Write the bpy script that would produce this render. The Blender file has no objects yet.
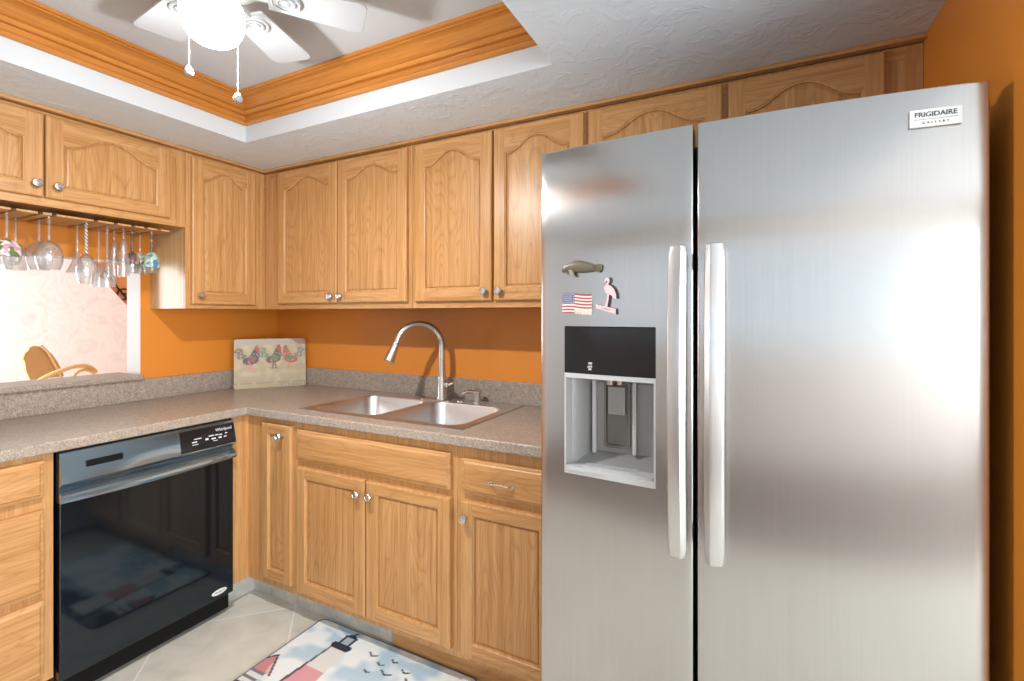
import bpy, bmesh, math, random
from math import sin, cos, pi, sqrt, radians
from mathutils import Vector, Matrix, noise as mnoise

S = bpy.context.scene
COL = S.collection
random.seed(7)

# ------------------------------------------------------------------ camera
cam = bpy.data.cameras.new('camera')
camo = bpy.data.objects.new('camera', cam)
COL.objects.link(camo)
camo.location = (2.7304, -2.0566, 1.3378)
camo.rotation_euler = (pi / 2, 0, radians(26.927))
cam.sensor_width = 36.0
cam.lens = 479.69 / 1024 * 36
cam.shift_y = -(340.5 - 315.14) / 1024
cam.clip_start = 0.02
S.camera = camo

# ------------------------------------------------------------------ world, light, exposure
w = bpy.data.worlds.new('daylight')
S.world = w
w.use_nodes = True
bg = w.node_tree.nodes['Background']
bg.inputs['Color'].default_value = (0.80, 0.90, 1.0, 1)
bg.inputs['Strength'].default_value = 1.35
S.view_settings.view_transform = 'Standard'
S.view_settings.look = 'None'
S.view_settings.gamma = 1
S.view_settings.use_curve_mapping = False
S.view_settings.exposure = 0.2
S.cycles.max_bounces = 8
S.cycles.diffuse_bounces = 3
S.cycles.glossy_bounces = 4
S.cycles.transparent_max_bounces = 24
S.cycles.sample_clamp_indirect = 6
S.cycles.use_denoising = True
S.cycles.caustics_reflective = False
S.cycles.caustics_refractive = False


def area_light(name, loc, rot, sx, sy, power, col):
    l = bpy.data.lights.new(name, 'AREA')
    l.shape = 'RECTANGLE'
    l.size, l.size_y = sx, sy
    l.energy = power
    l.color = col
    o = bpy.data.objects.new(name, l)
    o.location = loc
    o.rotation_euler = rot
    COL.objects.link(o)
    return o


# unseen area light added to brighten the neighbouring room
area_light('far_room_fill', (-5.0, -3.0, 1.5), (radians(90), 0, 0), 3.2, 2.0, 230, (0.94, 0.97, 1.0))
# fill light added inside the unseen side window to raise the ambient level
area_light('side_fill_light', (6.12, -2.75, 1.25), (radians(90), 0, radians(90)), 2.7, 1.8, 150, (0.93, 0.97, 1.0))


# ------------------------------------------------------------------ materials
def new_mat(name):
    m = bpy.data.materials.new(name)
    m.use_nodes = True
    nt = m.node_tree
    return m, nt, nt.nodes['Principled BSDF']


def srgb(r, g, b):
    f = lambda c: ((c / 255 + 0.055) / 1.055) ** 2.4 if c > 10 else c / 255 / 12.92
    return (f(r), f(g), f(b), 1)


def plain(name, col, rough=0.5, metal=0.0, spec=0.5, coat=0.0):
    m, nt, p = new_mat(name)
    p.inputs['Base Color'].default_value = col
    p.inputs['Roughness'].default_value = rough
    p.inputs['Metallic'].default_value = metal
    p.inputs['Specular IOR Level'].default_value = spec
    p.inputs['Coat Weight'].default_value = coat
    n = nt.nodes.new('ShaderNodeTexNoise')          # faint unevenness of the finish
    n.inputs['Scale'].default_value = 35
    mp = nt.nodes.new('ShaderNodeMapRange')
    mp.inputs['To Min'].default_value = max(0.02, rough - 0.04)
    mp.inputs['To Max'].default_value = min(1, rough + 0.04)
    nt.links.new(n.outputs['Fac'], mp.inputs['Value'])
    nt.links.new(mp.outputs[0], p.inputs['Roughness'])
    return m


def ramp(nt, stops):
    r = nt.nodes.new('ShaderNodeValToRGB')
    e = r.color_ramp.elements
    while len(e) < len(stops):
        e.new(0.5)
    for k, (pos, c) in enumerate(stops):
        e[k].position = pos
        e[k].color = c
    return r


def coords(nt, scale, jitter=True, rot=(0, 0, 0)):
    tc = nt.nodes.new('ShaderNodeTexCoord')
    out = tc.outputs['Object']
    if jitter:
        oi = nt.nodes.new('ShaderNodeObjectInfo')
        ml = nt.nodes.new('ShaderNodeMath')
        ml.operation = 'MULTIPLY'
        ml.inputs[1].default_value = 37.0
        nt.links.new(oi.outputs['Random'], ml.inputs[0])
        ad = nt.nodes.new('ShaderNodeVectorMath')
        ad.operation = 'ADD'
        nt.links.new(out, ad.inputs[0])
        nt.links.new(ml.outputs[0], ad.inputs[1])
        out = ad.outputs[0]
    mp = nt.nodes.new('ShaderNodeMapping')
    mp.inputs['Scale'].default_value = scale
    mp.inputs['Rotation'].default_value = rot
    nt.links.new(out, mp.inputs['Vector'])
    return mp.outputs[0]


def oak(name, axis, light, mid, dark, rough=0.34, figure=0.5):
    """oak with pores and soft cathedral figure running along axis (0 x, 1 y, 2 z)"""
    m, nt, p = new_mat(name)
    L = nt.links
    s1 = [7.0, 7.0, 7.0]; s1[axis] = 1.1
    s2 = [260.0, 260.0, 260.0]; s2[axis] = 7.0
    s3 = [60.0, 60.0, 60.0]; s3[axis] = 1.5

    def nz(sc, det):
        n = nt.nodes.new('ShaderNodeTexNoise')
        L.new(coords(nt, sc), n.inputs['Vector'])
        n.inputs['Scale'].default_value = 1.0
        n.inputs['Detail'].default_value = det
        return n

    def mul(a, b, f):
        mx = nt.nodes.new('ShaderNodeMix'); mx.data_type = 'RGBA'; mx.blend_type = 'MULTIPLY'
        mx.inputs[0].default_value = f
        L.new(a, mx.inputs[6]); L.new(b, mx.inputs[7])
        return mx.outputs[2]
    n3 = nz(s3, 3.0)
    r0 = ramp(nt, [(0.3, dark), (0.5, mid), (0.68, light)])
    L.new(n3.outputs['Fac'], r0.inputs['Fac'])
    n1 = nz(s1, 1.5)
    mu = nt.nodes.new('ShaderNodeMath'); mu.operation = 'MULTIPLY'; mu.inputs[1].default_value = 26.0
    L.new(n1.outputs['Fac'], mu.inputs[0])
    fr = nt.nodes.new('ShaderNodeMath'); fr.operation = 'FRACT'
    L.new(mu.outputs[0], fr.inputs[0])
    r1 = ramp(nt, [(0.0, (0.9, 0.88, 0.86, 1)), (0.3, (1, 1, 1, 1)), (0.72, (0.93, 0.9, 0.87, 1)), (0.92, (0.70, 0.64, 0.57, 1)), (1.0, (0.9, 0.88, 0.86, 1))])
    L.new(fr.outputs[0], r1.inputs['Fac'])
    n2 = nz(s2, 3.0)
    r2 = ramp(nt, [(0.34, (0.60, 0.55, 0.50, 1)), (0.52, (1, 1, 1, 1))])
    L.new(n2.outputs['Fac'], r2.inputs['Fac'])
    c = mul(mul(r0.outputs[0], r1.outputs[0], figure), r2.outputs[0], 0.42)
    L.new(c, p.inputs['Base Color'])
    p.inputs['Roughness'].default_value = rough
    p.inputs['Specular IOR Level'].default_value = 0.4
    bp = nt.nodes.new('ShaderNodeBump'); bp.inputs['Strength'].default_value = 0.10
    bp.inputs['Distance'].default_value = 0.002
    L.new(n2.outputs['Fac'], bp.inputs['Height'])
    L.new(bp.outputs[0], p.inputs['Normal'])
    return m


OL, OM, OD = srgb(212, 163, 110), srgb(204, 152, 97), srgb(191, 138, 82)
oak_z = oak('oak_vertical_grain', 2, OL, OM, OD, 0.34, 0.2)
oak_panel = oak('oak_panel_figure', 2, OL, OM, OD, 0.34, 0.6)
oak_x = oak('oak_grain_along_x', 0, OL, OM, OD)
oak_y = oak('oak_grain_along_y', 1, OL, OM, OD)
oak_mould = oak('oak_moulding', 0, srgb(204, 138, 66), srgb(198, 130, 60), srgb(188, 120, 52), 0.2, 0.12)
oak_mould_y = oak('oak_moulding_y', 1, srgb(204, 138, 66), srgb(198, 130, 60), srgb(188, 120, 52), 0.2, 0.12)
maple_side = oak('birch_veneer_side', 2, srgb(226, 190, 140), srgb(220, 180, 130), srgb(208, 166, 116), 0.3)


def paint(name, col, rough, bump=0.15, bscale=120):
    m, nt, p = new_mat(name)
    p.inputs['Base Color'].default_value = col
    p.inputs['Roughness'].default_value = rough
    n = nt.nodes.new('ShaderNodeTexNoise')
    n.inputs['Scale'].default_value = bscale
    n.inputs['Detail'].default_value = 3
    nt.links.new(coords(nt, (1, 1, 1), False), n.inputs['Vector'])
    b = nt.nodes.new('ShaderNodeBump')
    b.inputs['Strength'].default_value = bump
    b.inputs['Distance'].default_value = 0.003
    nt.links.new(n.outputs['Fac'], b.inputs['Height'])
    nt.links.new(b.outputs[0], p.inputs['Normal'])
    return m


m_orange = paint('orange_paint', srgb(229, 142, 52), 0.42)
m_white = paint('white_paint', srgb(236, 236, 236), 0.55)
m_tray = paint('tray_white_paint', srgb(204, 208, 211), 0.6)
m_sand = paint('sand_paint', srgb(222, 214, 206), 0.6)
m_cream = paint('cream_paint', srgb(226, 216, 210), 0.5)
m_peach = paint('peach_paint', srgb(236, 170, 120), 0.6)


def ceiling_material():
    m, nt, p = new_mat('knockdown_ceiling')
    L = nt.links
    p.inputs['Base Color'].default_value = srgb(228, 240, 252)
    p.inputs['Roughness'].default_value = 0.7
    v = coords(nt, (1, 1, 1), False)
    n0 = nt.nodes.new('ShaderNodeTexNoise'); n0.inputs['Scale'].default_value = 5
    n0.inputs['Detail'].default_value = 2
    L.new(v, n0.inputs['Vector'])
    mx = nt.nodes.new('ShaderNodeMix'); mx.data_type = 'RGBA'; mx.blend_type = 'LINEAR_LIGHT'
    mx.inputs[0].default_value = 0.25
    L.new(v, mx.inputs[6]); L.new(n0.outputs['Color'], mx.inputs[7])
    n1 = nt.nodes.new('ShaderNodeTexNoise'); n1.inputs['Scale'].default_value = 9
    n1.inputs['Detail'].default_value = 6; n1.inputs['Roughness'].default_value = 0.62
    L.new(mx.outputs[2], n1.inputs['Vector'])
    r = ramp(nt, [(0.50, (0, 0, 0, 1)), (0.58, (0.7, 0.7, 0.7, 1)), (0.68, (1, 1, 1, 1))])
    L.new(n1.outputs['Fac'], r.inputs['Fac'])
    b = nt.nodes.new('ShaderNodeBump'); b.inputs['Strength'].default_value = 0.27
    b.inputs['Distance'].default_value = 0.008
    L.new(r.outputs[0], b.inputs['Height'])
    L.new(b.outputs[0], p.inputs['Normal'])
    return m


m_ceil = ceiling_material()


def swirl_plaster():
    m, nt, p = new_mat('swirl_plaster')
    L = nt.links
    v = coords(nt, (1, 1, 1), False)
    n1 = nt.nodes.new('ShaderNodeTexNoise'); n1.inputs['Scale'].default_value = 3.5
    n1.inputs['Detail'].default_value = 6; n1.inputs['Distortion'].default_value = 1.6
    L.new(v, n1.inputs['Vector'])
    r = ramp(nt, [(0.3, srgb(230, 220, 218)), (0.5, srgb(240, 232, 229)), (0.7, srgb(240, 228, 222))])
    L.new(n1.outputs['Fac'], r.inputs['Fac'])
    L.new(r.outputs[0], p.inputs['Base Color'])
    p.inputs['Roughness'].default_value = 0.45
    b = nt.nodes.new('ShaderNodeBump'); b.inputs['Strength'].default_value = 0.3
    b.inputs['Distance'].default_value = 0.03
    L.new(n1.outputs['Fac'], b.inputs['Height']); L.new(b.outputs[0], p.inputs['Normal'])
    return m


m_plaster = swirl_plaster()


def laminate():
    m, nt, p = new_mat('speckled_laminate')
    L = nt.links
    v = coords(nt, (1, 1, 1), False)
    n1 = nt.nodes.new('ShaderNodeTexNoise'); n1.inputs['Scale'].default_value = 170
    n1.inputs['Detail'].default_value = 3; n1.inputs['Roughness'].default_value = 0.7
    L.new(v, n1.inputs['Vector'])
    n2 = nt.nodes.new('ShaderNodeTexNoise'); n2.inputs['Scale'].default_value = 45
    n2.inputs['Detail'].default_value = 4
    L.new(v, n2.inputs['Vector'])
    r1 = ramp(nt, [(0.3, srgb(118, 106, 95)), (0.45, srgb(164, 149, 135)), (0.58, srgb(180, 165, 151)), (0.72, srgb(208, 198, 186))])
    L.new(n1.outputs['Fac'], r1.inputs['Fac'])
    r2 = ramp(nt, [(0.35, (0.86, 0.86, 0.86, 1)), (0.6, (1, 1, 1, 1))])
    L.new(n2.outputs['Fac'], r2.inputs['Fac'])
    mx = nt.nodes.new('ShaderNodeMix'); mx.data_type = 'RGBA'; mx.blend_type = 'MULTIPLY'
    mx.inputs[0].default_value = 1
    L.new(r1.outputs[0], mx.inputs[6]); L.new(r2.outputs[0], mx.inputs[7])
    L.new(mx.outputs[2], p.inputs['Base Color'])
    p.inputs['Roughness'].default_value = 0.32
    return m


m_lam = laminate()


def tile_floor():
    m, nt, p = new_mat('diagonal_floor_tile')
    L = nt.links
    tc = nt.nodes.new('ShaderNodeTexCoord')
    sp = nt.nodes.new('ShaderNodeSeparateXYZ')
    L.new(tc.outputs['Object'], sp.inputs[0])

    def math(op, a, b=None):
        n = nt.nodes.new('ShaderNodeMath'); n.operation = op
        for k, q in enumerate((a, b)):
            if q is None:
                continue
            if isinstance(q, (int, float)):
                n.inputs[k].default_value = q
            else:
                L.new(q, n.inputs[k])
        return n.outputs[0]
    T = 0.507
    s = math('DIVIDE', math('SUBTRACT', math('MULTIPLY', math('ADD', sp.outputs[0], sp.outputs[1]), 0.70711), 0.2135), T)
    t = math('DIVIDE', math('SUBTRACT', math('MULTIPLY', math('SUBTRACT', sp.outputs[0], sp.outputs[1]), 0.70711), 0.984), T)

    def edge(q):
        f = math('FRACT', math('ADD', q, 100.0))
        return math('MINIMUM', f, math('SUBTRACT', 1.0, f))
    e = math('MINIMUM', edge(s), edge(t))
    g = math('LESS_THAN', e, 0.0075)
    cid = math('ADD', math('FLOOR', s), math('MULTIPLY', math('FLOOR', t), 7.13))
    wn = nt.nodes.new('ShaderNodeTexWhiteNoise'); wn.noise_dimensions = '1D'
    L.new(cid, wn.inputs['W'])
    n1 = nt.nodes.new('ShaderNodeTexNoise'); n1.inputs['Scale'].default_value = 9; n1.inputs['Detail'].default_value = 5
    n1.inputs['Distortion'].default_value = 0.6
    L.new(tc.outputs['Object'], n1.inputs['Vector'])
    va = math('ADD', n1.outputs['Fac'], math('MULTIPLY', wn.outputs['Value'], 0.12))
    r = ramp(nt, [(0.32, srgb(204, 200, 188)), (0.52, srgb(218, 214, 202)), (0.75, srgb(226, 223, 212))])
    L.new(va, r.inputs['Fac'])
    mx = nt.nodes.new('ShaderNodeMix'); mx.data_type = 'RGBA'
    L.new(g, mx.inputs[0]); L.new(r.outputs[0], mx.inputs[6])
    mx.inputs[7].default_value = srgb(236, 234, 228)
    L.new(mx.outputs[2], p.inputs['Base Color'])
    p.inputs['Roughness'].default_value = 0.38
    b = nt.nodes.new('ShaderNodeBump'); b.inputs['Strength'].default_value = 0.4; b.inputs['Distance'].default_value = 0.002
    L.new(math('SUBTRACT', 1.0, g), b.inputs['Height']); L.new(b.outputs[0], p.inputs['Normal'])
    return m


m_floor = tile_floor()


def tile_base():
    m, nt, p = new_mat('grey_tile_base')
    n1 = nt.nodes.new('ShaderNodeTexNoise'); n1.inputs['Scale'].default_value = 14; n1.inputs['Detail'].default_value = 5
    r = ramp(nt, [(0.35, srgb(178, 175, 168)), (0.65, srgb(212, 208, 200))])
    nt.links.new(coords(nt, (1, 1, 1), False), n1.inputs['Vector'])
    nt.links.new(n1.outputs['Fac'], r.inputs['Fac']); nt.links.new(r.outputs[0], p.inputs['Base Color'])
    p.inputs['Roughness'].default_value = 0.4
    return m


m_tbase = tile_base()
m_grout = plain('pale_grout', srgb(214, 210, 200), 0.8)


def steel(name, col, rough, aniso, vert=True, tangent=(1, 0, 0), streak=220):
    m, nt, p = new_mat(name)
    L = nt.links
    p.inputs['Metallic'].default_value = 1
    p.inputs['Anisotropic'].default_value = aniso
    tv = nt.nodes.new('ShaderNodeCombineXYZ')
    for k in range(3):
        tv.inputs[k].default_value = tangent[k]
    if aniso:
        L.new(tv.outputs[0], p.inputs['Tangent'])
    n1 = nt.nodes.new('ShaderNodeTexNoise'); n1.inputs['Detail'].default_value = 3
    n1.inputs['Scale'].default_value = 1
    L.new(coords(nt, (streak, streak, 3.0) if vert else (3.0, streak, streak)), n1.inputs['Vector'])
    k = lambda f: (col[0] * f, col[1] * f, col[2] * f, 1)
    r = ramp(nt, [(0.3, k(0.975)), (0.7, k(1.015))])
    L.new(n1.outputs['Fac'], r.inputs['Fac']); L.new(r.outputs[0], p.inputs['Base Color'])
    mp = nt.nodes.new('ShaderNodeMapRange')
    mp.inputs['To Min'].default_value = rough - 0.008; mp.inputs['To Max'].default_value = rough + 0.008
    L.new(n1.outputs['Fac'], mp.inputs['Value']); L.new(mp.outputs[0], p.inputs['Roughness'])
    return m


m_steel = steel('brushed_steel', (0.54, 0.532, 0.524), 0.22, 0.62)
m_handle = steel('handle_steel', (0.66, 0.66, 0.66), 0.30, 0.0)
m_sink = steel('sink_steel', (0.70, 0.70, 0.70), 0.36, 0.0, streak=60)
m_nickel = plain('brushed_nickel', (0.62, 0.60, 0.57, 1), 0.24, 1.0)
m_knob = plain('pewter_knob', (0.66, 0.66, 0.66, 1), 0.22, 1.0)
m_black = plain('black_enamel', (0.005, 0.007, 0.010, 1), 0.07, 0.0, 0.7)
m_black.node_tree.nodes['Principled BSDF'].inputs['Specular Tint'].default_value = (0.72, 0.90, 1.0, 1)  # bluish reflections put in as a specular tint
m_kick = plain('dark_blue_black_plastic', (0.012, 0.024, 0.036, 1), 0.3, 0.0, 0.8)
m_bluepanel = plain('panel_reflected_blue', (0.30, 0.40, 0.48, 1), 0.14, 0.9, 0.8)  # black panel; the blue of its reflection is put into the colour
m_blackmatte = plain('matte_black', (0.006, 0.006, 0.006, 1), 0.6, 0.0, 0.15)
m_fridgeside = plain('fridge_grey_side', srgb(168, 172, 176), 0.4)
m_gasket = plain('dark_gasket', (0.012, 0.011, 0.011, 1), 0.6)
m_niche = plain('silver_plastic', srgb(160, 160, 158), 0.32, 0.35)
m_niche_d = plain('silver_plastic_dark', srgb(120, 118, 114), 0.35, 0.35)
m_niche_l = plain('pale_silver_plastic', srgb(205, 206, 206), 0.3, 0.2)
m_screen = plain('glossy_black_screen', (0.014, 0.013, 0.013, 1), 0.12, 0.0, 0.4)
m_label = plain('badge_white', srgb(232, 232, 230), 0.35)
m_ink = plain('dark_ink', srgb(60, 60, 62), 0.5)
m_lite = plain('pale_print', srgb(225, 228, 232), 0.5)
m_fan = plain('fan_white', srgb(184, 187, 190), 0.4)
m_rattan = paint('rattan', srgb(232, 184, 122), 0.5, 0.5, 60)
m_weave = paint('rattan_weave', srgb(204, 156, 100), 0.6, 0.9, 40)
m_iron = plain('dark_iron', srgb(70, 56, 48), 0.5, 0.3)
m_cushion = paint('pale_cushion', srgb(232, 224, 214), 0.8)
m_pink = plain('flamingo_pink', srgb(240, 206, 210), 0.4)
m_pinkd = plain('flamingo_back', srgb(70, 62, 66), 0.5)
m_man = plain('pewter_olive', srgb(120, 114, 94), 0.35, 0.35)
m_edge = plain('rug_edge', srgb(96, 104, 120), 0.9)
m_brass = plain('pull_chain_white', srgb(232, 232, 228), 0.4)


def glass_material(name, tint, fac, haze=0.0):
    m = bpy.data.materials.new(name)
    m.use_nodes = True
    nt = m.node_tree
    nt.nodes.clear()
    out = nt.nodes.new('ShaderNodeOutputMaterial')
    tr = nt.nodes.new('ShaderNodeBsdfTransparent'); tr.inputs[0].default_value = tint
    gl = nt.nodes.new('ShaderNodeBsdfGlossy'); gl.inputs['Roughness'].default_value = 0.03
    lw = nt.nodes.new('ShaderNodeLayerWeight'); lw.inputs['Blend'].default_value = fac
    pw = nt.nodes.new('ShaderNodeMath'); pw.operation = 'POWER'; pw.inputs[1].default_value = 3.0
    ml = nt.nodes.new('ShaderNodeMath'); ml.operation = 'MULTIPLY_ADD'; ml.inputs[1].default_value = 0.8; ml.inputs[2].default_value = 0.12
    nt.links.new(lw.outputs['Facing'], pw.inputs[0]); nt.links.new(pw.outputs[0], ml.inputs[0])
    mx = nt.nodes.new('ShaderNodeMixShader')
    nt.links.new(ml.outputs[0], mx.inputs[0])
    df = nt.nodes.new('ShaderNodeBsdfDiffuse'); df.inputs[0].default_value = (0.9, 0.88, 0.87, 1)  # white diffuse share paints a bright haze into the glass
    m0 = nt.nodes.new('ShaderNodeMixShader'); m0.inputs[0].default_value = haze
    nt.links.new(tr.outputs[0], m0.inputs[1]); nt.links.new(df.outputs[0], m0.inputs[2])
    nt.links.new(m0.outputs[0], mx.inputs[1]); nt.links.new(gl.outputs[0], mx.inputs[2])
    nt.links.new(mx.outputs[0], out.inputs[0])
    return m


m_glass = glass_material('clear_glass', (0.97, 0.97, 0.97, 1), 0.5, 0.07)
m_pane = glass_material('window_glass', (0.97, 0.98, 0.98, 1), 0.2)


def painted_glass(name, c1, c2, c3):
    m, nt, p = new_mat(name)
    v = nt.nodes.new('ShaderNodeTexVoronoi'); v.inputs['Scale'].default_value = 75
    nt.links.new(coords(nt, (1, 1, 1)), v.inputs['Vector'])
    r = ramp(nt, [(0.0, c1), (0.3, c2), (0.6, c3), (1.0, c1)])
    r.color_ramp.interpolation = 'CONSTANT'
    sx = nt.nodes.new('ShaderNodeSeparateXYZ'); nt.links.new(v.outputs['Color'], sx.inputs[0])
    nt.links.new(sx.outputs[0], r.inputs['Fac']); nt.links.new(r.outputs[0], p.inputs['Base Color'])
    p.inputs['Roughness'].default_value = 0.15
    return m


m_flowers = painted_glass('painted_flowers', srgb(208, 150, 172), srgb(104, 128, 76), srgb(236, 226, 220))
m_jewel = painted_glass('painted_blue_green', srgb(90, 130, 170), srgb(150, 180, 150), srgb(190, 206, 190))
m_mint = painted_glass('painted_mint', srgb(196, 212, 190), srgb(160, 180, 150), srgb(214, 220, 204))
m_plum = painted_glass('painted_plum', srgb(130, 90, 100), srgb(180, 150, 130), srgb(90, 96, 80))
m_braid, nt, p = new_mat('striped_stem')
wv_ = nt.nodes.new('ShaderNodeTexWave'); wv_.wave_type = 'BANDS'; wv_.bands_direction = 'DIAGONAL'; wv_.inputs['Scale'].default_value = 42
nt.links.new(coords(nt, (1, 1, 1), False), wv_.inputs['Vector'])
r_ = ramp(nt, [(0.35, srgb(96, 84, 80)), (0.6, srgb(238, 234, 230))])
nt.links.new(wv_.outputs['Fac'], r_.inputs['Fac']); nt.links.new(r_.outputs[0], p.inputs['Base Color'])
p.inputs['Roughness'].default_value = 0.15


def printed(name, rough=0.6, bump=0.0):
    m, nt, p = new_mat(name)
    a = nt.nodes.new('ShaderNodeVertexColor')
    a.layer_name = 'print'
    n = nt.nodes.new('ShaderNodeTexNoise'); n.inputs['Scale'].default_value = 300
    mx = nt.nodes.new('ShaderNodeMix'); mx.data_type = 'RGBA'; mx.blend_type = 'OVERLAY'
    mx.inputs[0].default_value = 0.12
    nt.links.new(a.outputs['Color'], mx.inputs[6]); nt.links.new(n.outputs['Fac'], mx.inputs[7])
    nt.links.new(mx.outputs[2], p.inputs['Base Color'])
    p.inputs['Roughness'].default_value = rough
    if bump:
        b = nt.nodes.new('ShaderNodeBump'); b.inputs['Strength'].default_value = bump; b.inputs['Distance'].default_value = 0.002
        nt.links.new(n.outputs['Fac'], b.inputs['Height']); nt.links.new(b.outputs[0], p.inputs['Normal'])
    return m


m_rug = printed('printed_rug', 0.95, 0.4)
m_board = printed('printed_glass_board', 0.4)
m_board.node_tree.nodes['Principled BSDF'].inputs['Specular IOR Level'].default_value = 0.25
m_flag = printed('printed_flag', 0.3)


# ------------------------------------------------------------------ mesh helpers
class MB:
    def __init__(self, T=None):
        self.v, self.f, self.m = [], [], []
        self.T = T or (lambda a, b, c: (a, b, c))

    def P(self, a, b, c):
        self.v.append(self.T(a, b, c))
        return len(self.v) - 1

    def F(self, idx, mi=0):
        self.f.append(tuple(idx)); self.m.append(mi)

    def box(self, a0, a1, b0, b1, c0, c1, mi=0):
        i = [self.P(a, b, c) for c in (c0, c1) for b in (b0, b1) for a in (a0, a1)]
        for q in ((0, 2, 3, 1), (4, 5, 7, 6), (0, 1, 5, 4), (2, 6, 7, 3), (0, 4, 6, 2), (1, 3, 7, 5)):
            self.F([i[k] for k in q], mi)
        return self

    def loops(self, L, mi=0, cap0=False, cap1=False, closed=True):
        """L: list of loops (lists of points) joined by quads"""
        idx = [[self.P(*q) for q in l] for l in L]
        n = len(idx[0])
        for a, b in zip(idx, idx[1:]):
            for k in range(n if closed else n - 1):
                j = (k + 1) % n
                self.F((a[k], a[j], b[j], b[k]), mi)
        if cap0:
            self.F(idx[0][::-1], mi)
        if cap1:
            self.F(idx[-1], mi)
        return self

    def prism(self, pts, c0, c1, mi=0):
        """polygon in (a, b) extruded along c"""
        return self.loops([[(a, b, c0) for a, b in pts], [(a, b, c1) for a, b in pts]], mi, True, True)

    def lathe(self, prof, cx, cy, cz, n=24, mi=0, axis='z', closed=False):
        L = []
        for r, h in prof:
            l = []
            for k in range(n):
                t = 2 * pi * k / n
                if axis == 'z':
                    l.append((cx + r * cos(t), cy + r * sin(t), cz + h))
                elif axis == 'x':
                    l.append((cx + h, cy + r * cos(t), cz + r * sin(t)))
                else:
                    l.append((cx + r * sin(t), cy + h, cz + r * cos(t)))
            L.append(l)
        if closed:
            L.append(L[0])
            return self.loops(L, mi)
        return self.loops(L, mi, True, True)

    def tube(self, pts, r, n=10, mi=0, cap=True):
        pts = [Vector(q) for q in pts]
        rs = r if isinstance(r, (list, tuple)) else [r] * len(pts)
        L = []
        up = Vector((0, 0, 1))
        prev = None
        for k, q in enumerate(pts):
            d = (pts[min(k + 1, len(pts) - 1)] - pts[max(k - 1, 0)]).normalized()
            if prev is None:
                ref = up if abs(d.z) < 0.9 else Vector((1, 0, 0))
                u = d.cross(ref).normalized()
            else:
                u = (prev - d * prev.dot(d)).normalized()
            prev = u
            vv = d.cross(u)
            L.append([tuple(q + (u * cos(2 * pi * j / n) + vv * sin(2 * pi * j / n)) * rs[k]) for j in range(n)])
        return self.loops(L, mi, cap, cap)

    def build(self, name, mats, parent=None, smooth=False, bevel=0, bseg=2, recalc=True, base=None):
        me = bpy.data.meshes.new(name)
        off = Vector(base) if base is not None else (WL[parent.name] if parent else Vector((0, 0, 0)))
        me.from_pydata([Vector(q) - off for q in self.v], [], self.f)
        for q in (mats if isinstance(mats, (list, tuple)) else [mats]):
            me.materials.append(q)
        me.polygons.foreach_set('material_index', self.m)
        if recalc:
            bm = bmesh.new(); bm.from_mesh(me)
            bmesh.ops.recalc_face_normals(bm, faces=bm.faces)
            bm.to_mesh(me); bm.free()
        if smooth:
            me.polygons.foreach_set('use_smooth', [True] * len(me.polygons))
            try:
                me.set_sharp_from_angle(angle=radians(smooth if smooth is not True else 40))
            except Exception:
                pass
        o = bpy.data.objects.new(name, me)
        COL.objects.link(o)
        if parent:
            o.parent = parent
            o.location = (0, 0, 0)
        else:
            o.location = off
        WL[o.name] = off.copy()
        if bevel:
            bv = o.modifiers.new('edges', 'BEVEL')
            bv.width = bevel; bv.segments = bseg; bv.limit_method = 'ANGLE'; bv.angle_limit = radians(50)
            bv.harden_normals = False
        return o


WL = {}


def tag(o, label, cat, group=None):
    o['label'] = label; o['category'] = cat
    if group:
        o['group'] = group
    return o


def thing(name, label, cat, loc, group=None):
    o = bpy.data.objects.new(name, None)
    o.empty_display_size = 0.05
    COL.objects.link(o)
    o.location = loc
    WL[o.name] = Vector(loc)
    return tag(o, label, cat, group)


def struct(o):
    o['kind'] = 'structure'
    return o


def text_mesh(txt, size, T, name, mat, parent, depth=0.0004, spacing=1.0, bold=0.0):
    """flat lettering; T maps text (x, y, depth) to the world"""
    cu = bpy.data.curves.new(name, 'FONT')
    cu.body = txt; cu.size = size; cu.extrude = depth; cu.space_character = spacing; cu.offset = bold
    cu.align_x = 'CENTER'; cu.align_y = 'CENTER'; cu.resolution_u = 3
    t = bpy.data.objects.new(name, cu)
    COL.objects.link(t)
    dg = bpy.context.evaluated_depsgraph_get()
    me = bpy.data.meshes.new_from_object(t.evaluated_get(dg))
    bpy.data.objects.remove(t); bpy.data.curves.remove(cu)
    off = WL[parent.name]
    for v in me.vertices:
        v.co = Vector(T(*v.co)) - off
    me.materials.clear(); me.materials.append(mat)
    o = bpy.data.objects.new(name, me)
    COL.objects.link(o)
    o.parent = parent
    WL[o.name] = off.copy()
    return o


def T_sink(y0):            # faces the room from the sink wall: a = x, b = z, d towards -y
    return lambda a, b, d: (a, y0 - d, b)


def T_left(x0):            # faces the room from the left wall: a = y, b = z, d towards +x
    return lambda a, b, d: (x0 + d, a, b)


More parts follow.
